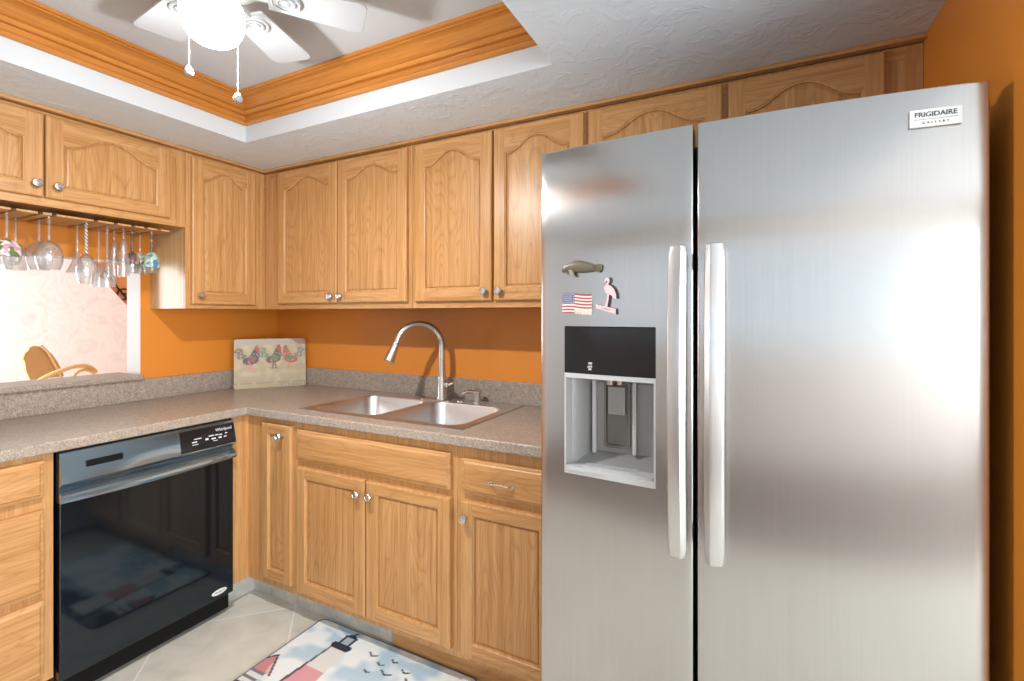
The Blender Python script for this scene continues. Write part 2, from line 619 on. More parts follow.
def grid_slab(mb, xs, ys, z0, z1, keep, mi=0, mside=None):
    """plan made of cells keep(i, j), with shared vertices"""
    vid = {}

    def V(i, j, z):
        k = (i, j, z)
        if k not in vid:
            vid[k] = mb.P(xs[i], ys[j], z)
        return vid[k]
    ms = mi if mside is None else mside
    nx, ny = len(xs) - 1, len(ys) - 1
    K = lambda i, j: 0 <= i < nx and 0 <= j < ny and keep(i, j)
    for i in range(nx):
        for j in range(ny):
            if not K(i, j):
                continue
            mb.F((V(i, j, z1), V(i + 1, j, z1), V(i + 1, j + 1, z1), V(i, j + 1, z1)), mi)
            mb.F((V(i, j, z0), V(i, j + 1, z0), V(i + 1, j + 1, z0), V(i + 1, j, z0)), mi)
            if not K(i - 1, j):
                mb.F((V(i, j, z0), V(i, j, z1), V(i, j + 1, z1), V(i, j + 1, z0)), ms)
            if not K(i + 1, j):
                mb.F((V(i + 1, j, z0), V(i + 1, j + 1, z0), V(i + 1, j + 1, z1), V(i + 1, j, z1)), ms)
            if not K(i, j - 1):
                mb.F((V(i, j, z0), V(i + 1, j, z0), V(i + 1, j, z1), V(i, j, z1)), ms)
            if not K(i, j + 1):
                mb.F((V(i, j + 1, z0), V(i, j + 1, z1), V(i + 1, j + 1, z1), V(i + 1, j + 1, z0)), ms)
    return mb


# ------------------------------------------------------------------ setting
XR = 3.158          # right wall
ZC = 2.131          # kitchen ceiling
ZT = 2.32           # tray ceiling
TX0, TX1, TY0, TY1 = 0.640, 2.160, -1.87, -0.645

struct(MB().box(-7.2, 6.6, -2.75, 0.2, -0.06, 0).build('floor', m_floor))
struct(MB().box(-7.2, 6.6, -6.0, -2.75, -0.06, 0).build('floor_outer', paint('brown_carpet', srgb(140, 126, 118), 0.9, 0.6, 200)))
mb = MB()
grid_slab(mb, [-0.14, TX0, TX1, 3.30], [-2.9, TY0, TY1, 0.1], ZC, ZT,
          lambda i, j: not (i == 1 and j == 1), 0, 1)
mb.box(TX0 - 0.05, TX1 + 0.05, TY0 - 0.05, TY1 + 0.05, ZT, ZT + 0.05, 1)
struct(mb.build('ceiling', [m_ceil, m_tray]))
struct(MB().box(-7.2, 6.6, -6.0, 0.2, 2.62, 2.68).build('ceiling_outer', m_white))
struct(MB().box(-0.14, 3.30, 0, 0.1, 0, ZC).build('wall_back', m_orange))
struct(MB().box(XR, XR + 0.11, -0.905, 0.0, 0, ZC).build('wall_right', m_orange))

# left wall with the pass-through opening
OY0, OY1, OZ0, OZ1, WT = -2.25, -0.766, 1.006, 1.598, 0.125
mb = MB(lambda a, b, c: (c, a, b))
grid_slab(mb, [-2.9, OY0, OY1, 0.0], [0, OZ0, OZ1, 2.13], -WT, 0, lambda i, j: not (i == 1 and j == 1), 0, 1)
struct(mb.build('wall_left', [m_orange, m_cream], recalc=True))

# rear and side of the open room behind the camera, with wide glazed openings
mb = MB(lambda a, b, c: (a, c, b))
grid_slab(mb, [-0.14, 0.3, 5.9, 6.6], [0, 1.02, 2.06, 2.62], -4.6, -4.5, lambda i, j: not (i == 1 and j == 1))
struct(mb.build('wall_rear', m_sand))
mb = MB(lambda a, b, c: (c, a, b))
grid_slab(mb, [-4.5, -4.2, -1.3, 0.1], [0, 0.3, 2.2, 2.62], 6.2, 6.3, lambda i, j: not (i == 1 and j == 1))
struct(mb.build('wall_side', m_white))
struct(MB().box(XR + 0.11, 6.2, -0.90, -0.80, 0, 2.62).build('wall_hall', m_white))
struct(MB().box(-0.14, 0.0, -4.5, -2.9, 0, 2.62).build('wall_divider', m_white))


def window(name, T, a0, a1, b0, b1, bars):
    mb = MB(T)
    r = 0.05
    for (p0, p1, q0, q1) in [(a0, a1, b0, b0 + r), (a0, a1, b1 - r, b1), (a0, a0 + r, b0 + r, b1 - r), (a1 - r, a1, b0 + r, b1 - r)]:
        mb.box(p0, p1, q0, q1, -0.03, 0.03)
    for b in bars:
        mb.box(b - 0.03, b + 0.03, b0 + r, b1 - r, -0.025, 0.025)
    o = struct(mb.build(name, m_white))
    MB(T).box(a0 + r, a1 - r, b0 + r, b1 - r, -0.004, 0.004).build('glass_pane', m_pane, o)
    return o


window('window_1', T_sink(-4.56), 0.3, 5.9, 1.02, 2.06, [2.15, 4.0])
window('window_2', T_left(6.25), -4.2, -1.3, 0.3, 2.2, [-2.75])

# neighbouring room seen through the pass-through
struct(MB().box(-7.2, -7.1, -6.0, 3.0, 0, 2.62).build('wall_far', m_peach))
struct(MB().box(-7.1, 0.0, 3.0, 3.1, 0, 2.62).build('wall_far_end', m_peach))
struct(MB().box(-7.2, -0.14, 0.2, 3.1, -0.06, 0).build('floor_far', m_floor))
struct(MB().box(-7.2, -0.14, 0.2, 3.1, 2.62, 2.68).build('ceiling_far', m_white))
mb = MB(lambda a, b, c: (c, a, b))
mb.prism([(-4.0, 0), (2.6, 0), (2.9, 0.9), (2.29, 1.48), (2.00, 1.84), (1.84, 2.06), (1.74, 2.3), (-4.0, 2.3)], -6.95, -6.85)
struct(mb.build('wall_partition', m_plaster))

# tile base along the toe recess, wood further right
mb = MB()
xs = [0.545, 0.955, 1.42]
for a, b in zip(xs, xs[1:]):
    mb.box(a + 0.003, b - 0.003, -0.535, -0.525, 0, 0.112, 0)
mb.box(xs[0], xs[-1], -0.530, -0.522, 0, 0.108, 1)
struct(mb.build('baseboard_back', [m_tbase, m_grout], bevel=0.001))
mb = MB()
mb.box(0.535, 0.545, -0.690, -0.525, 0, 0.112, 0)
struct(mb.build('baseboard_left', m_tbase))

# ------------------------------------------------------------------ tray crown moulding and cabinet scribe
prof = [(0.0, 2.205), (0.015, 2.205), (0.019, 2.210), (0.019, 2.217), (0.014, 2.223), (0.004, 2.2245), (0.006, 2.246), (0.019, 2.2475), (0.026, 2.254), (0.027, 2.260),
        (0.022, 2.265), (0.011, 2.2665), (0.0205, 2.272), (0.030, 2.283), (0.042, 2.294), (0.056, 2.301), (0.070, 2.3045), (0.0705, 2.309), (0.080, 2.310), (0.085, 2.314), (0.085, 2.3195), (0.0, 2.3195)]
mb = MB()
corner = lambda p: [(TX0 + p, TY0 + p), (TX1 - p, TY0 + p), (TX1 - p, TY1 - p), (TX0 + p, TY1 - p)]
idx = [[mb.P(x, y, z) for x, y in corner(p)] for p, z in prof]
for a, b in zip(idx, idx[1:]):
    for k in range(4):
        j = (k + 1) % 4
        mb.F((a[k], a[j], b[j], b[k]), 0 if k in (0, 2) else 1)
struct(mb.build('trim_1', [oak_mould, oak_mould_y], smooth=25))

mb = MB()
mb.box(0.315, XR, -0.336, -0.306, 2.117, ZC)
mb.box(0.306, 0.336, -1.72, -0.336, 2.117, ZC, 1)
struct(mb.build('trim_2', [oak_x, oak_y], bevel=0.003))


# ------------------------------------------------------------------ cabinet pieces
def offset_poly(pts, d):
    out = []
    n = len(pts)
    for k in range(n):
        p, q, r = Vector(pts[k - 1]), Vector(pts[k]), Vector(pts[(k + 1) % n])
        e1, e2 = (q - p).normalized(), (r - q).normalized()
        n1, n2 = Vector((-e1.y, e1.x)), Vector((-e2.y, e2.x))
        m = (n1 + n2)
        m = m / max(m.length_squared, 1e-6) * 2
        out.append(tuple(q + m * d))
    return out


def panel_outline(a0, a1, b0, b1, s, rail, top, rise, n=28):
    x0, x1 = a0 + s, a1 - s
    y0 = b0 + rail
    pts = [(x0, y0), (x1, y0)]
    if rise <= 0:
        return pts + [(x1, b1 - top), (x0, b1 - top)], []
    c, hw = (x0 + x1) / 2, (x1 - x0) / 2
    arch = []
    for k in range(n + 1):
        x = x1 + (x0 - x1) * k / n
        q = min(1.0, abs(x - c) / (hw * 0.90))
        arch.append((x, b1 - top - rise + rise * (0.5 + 0.5 * cos(pi * q ** 1.15))))
    return pts + arch, arch


def make_door(T, a0, a1, b0, b1, parent, arch=0.0, s=0.052, rail=0.052, top=0.045, th=0.019, grain_h=None, name='door'):
    mh = grain_h
    out, ar = panel_outline(a0, a1, b0, b1, s, rail, top, arch)
    mb = MB(T)
    c = 0.006
    # outer edge
    R = lambda e, d: [(a0 + e, b0 + e, d), (a1 - e, b0 + e, d), (a1 - e, b1 - e, d), (a0 + e, b1 - e, d)]
    mb.loops([R(0, 0), R(0, th - c), R(0.0018, th - 0.0025), R(c, th)], 0, True, False)
    A0, A1, B0, B1 = a0 + c, a1 - c, b0 + c, b1 - c
    q = lambda p, mi: mb.F([mb.P(x, y, th) for x, y in p], mi)
    q([(A0, B0), (a0 + s, B0), (a0 + s, B1), (A0, B1)], 0)
    q([(a1 - s, B0), (A1, B0), (A1, B1), (a1 - s, B1)], 0)
    q([(a0 + s, B0), (a1 - s, B0), (a1 - s, b0 + rail), (a0 + s, b0 + rail)], 1)
    if ar:
        for p, r in zip(ar, ar[1:]):
            q([r, p, (p[0], B1), (r[0], B1)], 1)
    else:
        q([(a0 + s, b1 - top), (a1 - s, b1 - top), (a1 - s, B1), (a0 + s, B1)], 1)
    Z = lambda off, d: [(x, y, d) for x, y in offset_poly(out, off)]
    mb.loops([Z(0, th), Z(0.0025, th - 0.003), Z(0.006, th - 0.0045), Z(0.0075, th - 0.011)], 0)
    d = mb.build(name, [oak_z, mh], parent, recalc=False)
    pm = MB(T)
    pm.loops([Z(0.0070, th - 0.0115), Z(0.0105, th - 0.0115), Z(0.0125, th - 0.0085), Z(0.018, th - 0.0070)], 0, False, True)
    pm.build('door_panel', oak_panel, d, recalc=False)
    return d


def make_knob(T, a, b, parent, d0):
    p = T(a, b, d0)
    q = Vector(T(a, b, d0 + 1)) - Vector(p)
    ax = 'x' if abs(q.x) > 0.5 else 'y'
    sg = 1 if ax == 'x' else -1
    prof = [(0.0005, 0), (0.0085, 0), (0.007, 0.004), (0.0055, 0.010), (0.009, 0.015), (0.0155, 0.017), (0.0165, 0.021), (0.014, 0.025), (0.010, 0.0255), (0.009, 0.024), (0.0005, 0.0245)]
    return MB().lathe([(r, h * sg) for r, h in prof], p[0], p[1], p[2], 20, 0, ax).build('knob', m_knob, parent, smooth=35)


def carcass(name_mb_T, a0, a1, b0, b1, depth, parent, frame_h, side_mat=None, frame=True, stiles=(), name='body'):
    """box behind the face plane plus a face frame (20 mm) on it"""
    mb = MB(name_mb_T)
    mb.box(a0, a1, b0, b1, -depth, -0.02, 2)
    w_ = 0.04
    mb.box(a0, a0 + w_, b0, b1, -0.02, 0, 0)
    mb.box(a1 - w_, a1, b0, b1, -0.02, 0, 0)
    mb.box(a0 + w_, a1 - w_, b0, b0 + w_, -0.02, -0.0003, 1)
    mb.box(a0 + w_, a1 - w_, b1 - w_, b1, -0.02, -0.0003, 1)
    for s0, s1 in stiles:
        mb.box(s0, s1, b0 + w_, b1 - w_, -0.02, -0.0004, 0)
    mb.box(a0 + w_, a1 - w_, b0 + w_, b1 - w_, -0.0205, -0.004, 0)
    return mb.build(name, [oak_z, frame_h, side_mat or oak_z], parent, recalc=True)


# upper cabinets, sink wall (face plane y = -0.305)
TS = T_sink(-0.305)
c1 = thing('upper_cabinet', 'oak upper cabinet with two arched doors in the corner left of the faucet', 'cabinet', (0.83, -0.16, 1.37))
carcass(TS, 0.306, 1.331, 1.370, 2.116, 0.304, c1, oak_x, stiles=[(0.306, 0.425)])
d = make_door(TS, 0.430, 0.868, 1.398, 2.106, c1, 0.052, grain_h=oak_x); make_knob(TS, 0.838, 1.433, d, 0.019)
d = make_door(TS, 0.876, 1.309, 1.398, 2.106, c1, 0.052, grain_h=oak_x); make_knob(TS, 0.902, 1.433, d, 0.019)
c2 = thing('upper_cabinet', 'oak upper cabinet with two arched doors above the faucet and beside the refrigerator', 'cabinet', (1.75, -0.16, 1.37))
carcass(TS, 1.333, 2.160, 1.370, 2.116, 0.304, c2, oak_x)
d = make_door(TS, 1.354, 1.754, 1.398, 2.106, c2, 0.058, grain_h=oak_x); make_knob(TS, 1.723, 1.437, d, 0.019)
d = make_door(TS, 1.763, 2.150, 1.398, 2.106, c2, 0.058, grain_h=oak_x); make_knob(TS, 1.793, 1.437, d, 0.019)
c3 = thing('over_refrigerator_cabinet', 'short wide oak cabinet with arched doors just under the ceiling behind the refrigerator top', 'cabinet', (2.66, -0.16, 1.82))
carcass(TS, 2.162, 3.157, 1.82, 2.116, 0.304, c3, oak_x, stiles=[(3.06, 3.157)])
make_door(TS, 2.172, 2.632, 1.845, 2.106, c3, 0.062, grain_h=oak_x, rail=0.045, top=0.04)
make_door(TS, 2.650, 3.068, 1.845, 2.106, c3, 0.062, grain_h=oak_x, rail=0.045, top=0.04)

# upper cabinets, left wall (face plane x = 0.305)
TL = T_left(0.305)
c4 = thing('corner_upper_cabinet', 'narrow tall oak upper cabinet with one arched door, right of the hanging glasses', 'cabinet', (0.16, -0.52, 1.37))
carcass(TL, -0.722, -0.306, 1.370, 2.116, 0.304, c4, oak_y, side_mat=maple_side, stiles=[(-0.37, -0.306)])
d = make_door(TL, -0.700, -0.372, 1.391, 2.102, c4, 0.05, grain_h=oak_y); make_knob(TL, -0.666, 1.433, d, 0.019)
c5 = thing('short_upper_cabinet', 'short oak upper cabinet with arched doors above the pass-through and glass rack', 'cabinet', (0.16, -1.2, 1.755))
carcass(TL, -1.700, -0.724, 1.755, 2.116, 0.304, c5, oak_y)
d = make_door(TL, -1.232, -0.795, 1.786, 2.102, c5, 0.060, grain_h=oak_y, rail=0.045, top=0.04); make_knob(TL, -1.200, 1.832, d, 0.019)
d = make_door(TL, -1.680, -1.238, 1.786, 2.102, c5, 0.060, grain_h=oak_y, rail=0.045, top=0.04); make_knob(TL, -1.262, 1.832, d, 0.019)


# base cabinets, sink wall (face plane y = -0.61)
def drawer_front(T, a0, a1, b0, b1, parent, mat, name='drawer', th=0.019, e=0.013):
    mb = MB(T)
    R = lambda q, d: [(a0 + q, b0 + q, d), (a1 - q, b0 + q, d), (a1 - q, b1 - q, d), (a0 + q, b1 - q, d)]
    mb.loops([R(0, 0), R(0, th - 0.008), R(0.002, th - 0.0055), R(e - 0.003, th - 0.004), R(e, th - 0.001), R(e + 0.003, th)], 0, True, True)
    return mb.build(name, mat, parent, recalc=False)


TB = T_sink(-0.61)
ZB0, ZB1 = 0.112, 0.875
b1 = thing('corner_base_cabinet', 'narrow oak base cabinet with one slim door in the corner beside the dishwasher', 'cabinet', (0.775, -0.3, 0))
mb = MB(TB)
mb.box(0.610, 0.943, ZB0, ZB1, -0.085, 0, 0)
mb.box(0.02, 0.610, ZB0, ZB1, -0.60, 0, 0)
mb.box(0.60, 0.6101, 0.112, ZB1, -0.02, 0.083, 0)
mb.build('body', oak_z, b1)
d = make_door(TB, 0.727, 0.920, 0.150, 0.851, b1, 0, grain_h=oak_x, s=0.042, rail=0.045, top=0.045); make_knob(TB, 0.862, 0.805, d, 0.019)

b2 = thing('sink_base_cabinet', 'oak base cabinet under the sink with two doors and a plain false drawer front', 'cabinet', (1.36, -0.3, 0))
mb = MB(TB)
mb.box(0.944, 1.776, ZB0, 0.70, -0.60, -0.02, 0)
mb.box(0.944, 1.776, ZB0, ZB1, -0.02, 0, 0)
mb.build('body', oak_z, b2)
drawer_front(TB, 0.952, 1.754, 0.708, 0.842, b2, oak_x, 'false_drawer_front')
d = make_door(TB, 0.956, 1.349, 0.139, 0.682, b2, 0, grain_h=oak_x); make_knob(TB, 1.318, 0.627, d, 0.019)
d = make_door(TB, 1.355, 1.756, 0.139, 0.682, b2, 0, grain_h=oak_x); make_knob(TB, 1.384, 0.628, d, 0.019)

b3 = thing('drawer_base_cabinet', 'oak base cabinet with a drawer over a door, against the refrigerator side', 'cabinet', (1.98, -0.3, 0))
mb = MB(TB)
mb.box(1.777, 2.190, ZB0, ZB1, -0.60, 0, 0)
mb.build('body', oak_z, b3)
d = drawer_front(TB, 1.803, 2.160, 0.710, 0.832, b3, oak_x)
pts = []
for k in range(17):
    t = k / 16
    pts.append(TB(1.922 + 0.085 * t, 0.764 + 0.004 * sin(pi * t), 0.019 + 0.017 * min(1, sin(pi * t) * 2.2)))
mb = MB().tube(pts, [0.0034 - 0.0006 * sin(pi * k / 16) for k in range(17)], 8)
for e in (0, 16):
    mb.lathe([(0.0005, 0), (0.008, 0), (0.007, -0.003), (0.0005, -0.003)], pts[e][0], pts[e][1], pts[e][2], 14, 0, 'y')
mb.build('bail_pull', m_knob, d, smooth=40)
d = make_door(TB, 1.796, 2.160, 0.134, 0.684, b3, 0, grain_h=oak_x); make_knob(TB, 1.822, 0.627, d, 0.019)
mb = MB().box(1.423, 2.19, -0.545, -0.530, 0, 0.112)
struct(mb.build('trim_3', oak_x))

# drawer cabinet left of the dishwasher
TBL = T_left(0.61)
b4 = thing('drawer_stack_cabinet', 'pale oak base cabinet with three stacked drawers left of the dishwasher', 'cabinet', (0.3, -1.55, 0))
mb = MB(TBL)
mb.box(-1.790, -1.312, ZB0, ZB1, -0.60, 0, 0)
mb.box(-1.790, -1.312, 0, ZB0, -0.60, -0.075, 0)
mb.build('body', oak_z, b4)
for z0, z1 in ((0.733, 0.855), (0.417, 0.692), (0.138, 0.390)):
    drawer_front(TBL, -1.762, -1.339, z0, z1, b4, oak_y)

# ------------------------------------------------------------------ worktop, backsplash, ledge
ct = thing('countertop', 'speckled beige-grey laminate L-shaped worktop with backsplash around the sink', 'countertop', (0.6, -0.6, 0.876))
SX0, SX1, SY0, SY1 = 0.920, 1.745, -0.545, -0.060
xs = [0.001, 0.635, SX0, SX1, 2.196]
ys = [-1.80, -0.640, SY0, SY1, -0.001]
mb = MB()
grid_slab(mb, xs, ys, 0.876, 0.914, lambda i, j: (i == 0 or j > 0) and not (i == 2 and j == 2))
mb.build('worktop', m_lam, ct, bevel=0.006, bseg=3)
mb = MB()
grid_slab(mb, [0.0015, 0.021, 2.196], [-1.80, -0.021, -0.0015], 0.914, 1.020, lambda i, j: i == 0 or j == 1)
mb.build('backsplash', m_lam, ct, bevel=0.003)
ld = MB().box(-0.20, 0.040, OY0 + 0.003, OY1 + 0.0, 1.0205, 1.044)
lo = ld.build('bar_ledge', m_lam, bevel=0.005, base=(-0.05, -1.4, 1.02))
tag(lo, 'grey speckled ledge slab along the bottom of the pass-through opening', 'ledge')


# ------------------------------------------------------------------ sink
def rrect(x0, x1, y0, y1, r, z, n=6):
    out = []
    for cx, cy, a in ((x1 - r, y0 + r, -90), (x1 - r, y1 - r, 0), (x0 + r, y1 - r, 90), (x0 + r, y0 + r, 180)):
        for k in range(n + 1):
            t = radians(a + 90 * k / n)
            out.append((cx + r * cos(t), cy + r * sin(t), z))
    return out


sk = thing('sink', 'stainless steel double bowl sink set in the speckled worktop', 'sink', (1.33, -0.3, 0.72))
RX0, RX1, RY0, RY1 = 0.896, 1.768, -0.572, -0.036
zt = 0.9195
mb = MB()
bowls = [(0.936, 1.318, -0.536, -0.150, 0.06), (1.352, 1.730, -0.536, -0.150, 0.06)]
cells = [(RX0 + 0.006, 1.335, RY0 + 0.006, RY1 - 0.006), (1.335, RX1 - 0.006, RY0 + 0.006, RY1 - 0.006)]
for (x0, x1, y0, y1, r), (X0, X1, Y0, Y1) in zip(bowls, cells):
    inner = rrect(x0, x1, y0, y1, r, zt)
    outer = rrect(X0, X1, Y0, Y1, 0.0005, zt)
    mb.loops([outer, inner])
    mb.loops([inner, rrect(x0 + 0.004, x1 - 0.004, y0 + 0.004, y1 - 0.004, r, zt - 0.006),
              rrect(x0 + 0.012, x1 - 0.012, y0 + 0.012, y1 - 0.012, r, zt - 0.15),
              rrect(x0 + 0.030, x1 - 0.030, y0 + 0.030, y1 - 0.030, r, zt - 0.178),
              rrect(x0 + 0.055, x1 - 0.055, y0 + 0.055, y1 - 0.055, r, zt - 0.182)], 0, False, True)
o1 = [(RX0, RY0), (RX1, RY0), (RX1, RY1), (RX0, RY1)]
mb.loops([[(x, y, 0.9145) for x, y in o1], [(x, y, 0.9175) for x, y in o1],
          [(x + (0.006 if x < 1 else -0.006), y + (0.006 if y < -0.3 else -0.006), zt) for x, y in o1]])
mb.build('basin', m_sink, sk, smooth=45, recalc=False)
for cx in (1.127, 1.541):
    MB().lathe([(0.0005, 0.001), (0.03, 0.001), (0.042, 0.004), (0.045, 0.0), (0.0005, -0.001)], cx, -0.343, zt - 0.181, 24).build('drain', m_nickel, sk, smooth=35)
MB().lathe([(0.0005, 0), (0.021, 0), (0.020, 0.004), (0.014, 0.006), (0.0005, 0.0065)], 1.46, -0.10, zt, 20).build('hole_cover', m_nickel, sk, smooth=35)

fb = Vector((1.354, -0.108, zt))
fa = thing('faucet', 'brushed nickel gooseneck faucet with pull-down spray head behind the sink', 'faucet', fb)
mb = MB().loops([rrect(fb.x - 0.125, fb.x + 0.06, fb.y - 0.028, fb.y + 0.028, 0.026, zt + 0.0002),
                 rrect(fb.x - 0.125, fb.x + 0.06, fb.y - 0.028, fb.y + 0.028, 0.026, zt + 0.004),
                 rrect(fb.x - 0.121, fb.x + 0.056, fb.y - 0.024, fb.y + 0.024, 0.022, zt + 0.006)], 0, True, True)
mb.build('deck_plate', m_nickel, fa, smooth=35)
MB().lathe([(0.0005, 0.006), (0.027, 0.006), (0.027, 0.012), (0.0235, 0.018), (0.0225, 0.10), (0.021, 0.115), (0.017, 0.125), (0.0005, 0.125)], fb.x, fb.y, fb.z, 24).build('body', m_nickel, fa, smooth=35)
dv = Vector((-0.56, -0.83, 0)).normalized()
pts, rs = [], []
z0 = 1.185
R_ = 0.114
for k in range(6):
    pts.append(Vector((fb.x, fb.y, 1.03 + (z0 - 1.03) * k / 6))); rs.append(0.0185 - 0.0035 * k / 6)
for k in range(22):
    t = pi * 0.93 * k / 21
    pts.append(Vector((fb.x, fb.y, z0)) + dv * (R_ - R_ * cos(t)) + Vector((0, 0, R_ * sin(t) * 0.98))); rs.append(0.0150)
d_end = (pts[-1] - pts[-2]).normalized()
MB().tube(pts, rs, 16).build('spout', m_nickel, fa, smooth=40)
e = pts[-1]
dh = (d_end + dv * 0.12).normalized()
hp = [e, e + dh * 0.006, e + dh * 0.012, e + dh * 0.045, e + dh * 0.075, e + dh * 0.092, e + dh * 0.096]
MB().tube(hp, [0.0155, 0.0180, 0.0180, 0.0200, 0.0240, 0.026, 0.020], 18).build('spray_head', m_nickel, fa, smooth=40)
mb = MB().tube([fb + Vector((0.016, 0, 0.078)), fb + Vector((0.036, -0.002, 0.078)), fb + Vector((0.040, -0.002, 0.078))], [0.0165, 0.0165, 0.014], 14)
mb.tube([fb + Vector((0.038, -0.002, 0.078)), fb + Vector((0.058, -0.006, 0.082)), fb + Vector((0.078, -0.012, 0.092))], [0.009, 0.007, 0.006], 10)
mb.build('lever_handle', m_nickel, fa, smooth=40)

sd = Vector((1.545, -0.085, zt))
so = thing('soap_dispenser', 'small nickel soap dispenser pump right of the faucet', 'soap dispenser', sd)
MB().lathe([(0.0005, 0), (0.022, 0), (0.022, 0.004), (0.015, 0.008), (0.0145, 0.030), (0.0005, 0.030)], sd.x, sd.y, sd.z, 20).build('base', m_nickel, so, smooth=35)
mb = MB().lathe([(0.0005, 0.028), (0.013, 0.028), (0.013, 0.042), (0.020, 0.044), (0.020, 0.056), (0.016, 0.060), (0.0005, 0.062)], sd.x, sd.y, sd.z, 20)
mb.tube([sd + Vector((0, 0, 0.052)), sd + Vector((-0.04, -0.04, 0.054)), sd + Vector((-0.055, -0.055, 0.046))], [0.009, 0.0085, 0.007], 10)
mb.build('pump_head', m_nickel, so, smooth=40)


# ------------------------------------------------------------------ printed surfaces (patterns on flat things)
def mixc(a, b, t):
    t = max(0, min(1, t))
    return tuple(a[k] + (b[k] - a[k]) * t for k in range(3))


def lin(c):
    return srgb(*c)[:3]


def in_poly(x, y, P):
    r = False
    n = len(P)
    for k in range(n):
        x1, y1 = P[k]; x2, y2 = P[k - 1]
        if (y1 > y) != (y2 > y) and x < (x2 - x1) * (y - y1) / (y2 - y1) + x1:
            r = not r
    return r


def ell(x, y, cx, cy, rx, ry, rot=0):
    c, s = cos(radians(rot)), sin(radians(rot))
    dx, dy = x - cx, y - cy
    u, v = dx * c + dy * s, -dx * s + dy * c
    return (u / rx) ** 2 + (v / ry) ** 2 < 1


def seg(x, y, x1, y1, x2, y2, wd):
    dx, dy = x2 - x1, y2 - y1
    t = max(0, min(1, ((x - x1) * dx + (y - y1) * dy) / (dx * dx + dy * dy)))
    return (x - x1 - t * dx) ** 2 + (y - y1 - t * dy) ** 2 < wd * wd


def printed_slab(name, W, H, th, nx, ny, fn, M, mats, radius=0.0, base=(0, 0, 0), parent=None):
    """slab W x H x th; its front (c = th) carries colours fn(u, v). M maps (a, b, c) to the world"""
    me = bpy.data.meshes.new(name)
    vs, fs, cols, mi = [], [], [], []
    off = WL[parent.name] if parent else Vector(base)

    def rr(a, b):
        if radius <= 0:
            return a, b
        for cx, sx in ((radius, -1), (W - radius, 1)):
            for cy, sy in ((radius, -1), (H - radius, 1)):
                if (a - cx) * sx > 0 and (b - cy) * sy > 0:
                    dx, dy = a - cx, b - cy
                    m = max(abs(dx), abs(dy)); l = sqrt(dx * dx + dy * dy)
                    return cx + dx * m / l, cy + dy * m / l
        return a, b
    for j in range(ny + 1):
        for i in range(nx + 1):
            a, b = W * i / nx, H * j / ny
            cols.append((*fn(a, b), 1))
            p, q = rr(a, b)
            vs.append(Vector(M(p, q, th)) - off)
    for j in range(ny):
        for i in range(nx):
            k = j * (nx + 1) + i
            fs.append((k, k + 1, k + nx + 2, k + nx + 1)); mi.append(0)
    ring = [i for i in range(nx + 1)] + [j * (nx + 1) + nx for j in range(1, ny + 1)] + \
           [ny * (nx + 1) + i for i in range(nx - 1, -1, -1)] + [j * (nx + 1) for j in range(ny - 1, 0, -1)]
    b0 = len(vs)
    for k in ring:
        a, b = rr(W * (k % (nx + 1)) / nx, H * (k // (nx + 1)) / ny)
        vs.append(Vector(M(a, b, 0)) - off); cols.append(cols[k])
    n = len(ring)
    for k in range(n):
        j = (k + 1) % n
        fs.append((ring[j], ring[k], b0 + k, b0 + j)); mi.append(1)
    fs.append(tuple(b0 + k for k in range(n - 1, -1, -1))); mi.append(1)
    me.from_pydata(vs, [], fs)
    ca = me.color_attributes.new('print', 'FLOAT_COLOR', 'POINT')
    ca.data.foreach_set('color', [q for c in cols for q in c])
    for q in mats:
        me.materials.append(q)
    me.polygons.foreach_set('material_index', mi)
    o = bpy.data.objects.new(name, me)
    COL.objects.link(o)
    if parent:
        o.parent = parent
    else:
        o.location = off
    WL[o.name] = off.copy()
    return o


def rooster(x, y, cx, cy, k, flip, cols):
    """small painted farm rooster, ~0.085 wide"""
    x = (x - cx) * (-1 if flip else 1) / k
    y = (y - cy) / k
    tail, body, wing, red, leg = cols
    nz = mnoise.noise(Vector((x * 140, y * 140, 3)))
    if ell(x, y, 0.027, 0.052, 0.006, 0.004) or ell(x, y, 0.0235, 0.0585, 0.006, 0.004, 30):
        return red
    if ell(x, y, 0.029, 0.039, 0.0035, 0.007):
        return red
    if in_poly(x, y, [(0.031, 0.050), (0.038, 0.046), (0.031, 0.045)]):
        return lin((205, 170, 90))
    if ell(x, y, 0.024, 0.047, 0.0075, 0.008):
        return body if nz < 0.1 else wing
    if in_poly(x, y, [(0.016, 0.048), (0.030, 0.046), (0.034, 0.022), (0.022, -0.004), (-0.004, -0.002), (0.004, 0.02)]):
        return wing if ell(x, y, 0.012, 0.012, 0.013, 0.009, 20) else (body if nz < 0.15 else mixc(body, (0.7, 0.6, 0.5), 0.5))
    if ell(x, y, 0.008, 0.006, 0.022, 0.015, 12):
        return red if y < 0.0 and nz > -0.1 else body
    if ell(x, y, -0.020, 0.032, 0.016, 0.022, 20) and not ell(x, y, -0.004, 0.043, 0.010, 0.016):
        return tail if nz < 0.2 else mixc(tail, (0.75, 0.7, 0.6), 0.5)
    if seg(x, y, 0.008, -0.008, 0.006, -0.028, 0.0022) or seg(x, y, 0.013, -0.008, 0.016, -0.028, 0.0022) or seg(x, y, 0.002, -0.029, 0.022, -0.029, 0.0015):
        return leg
    return None


BW, BH = 0.315, 0.285


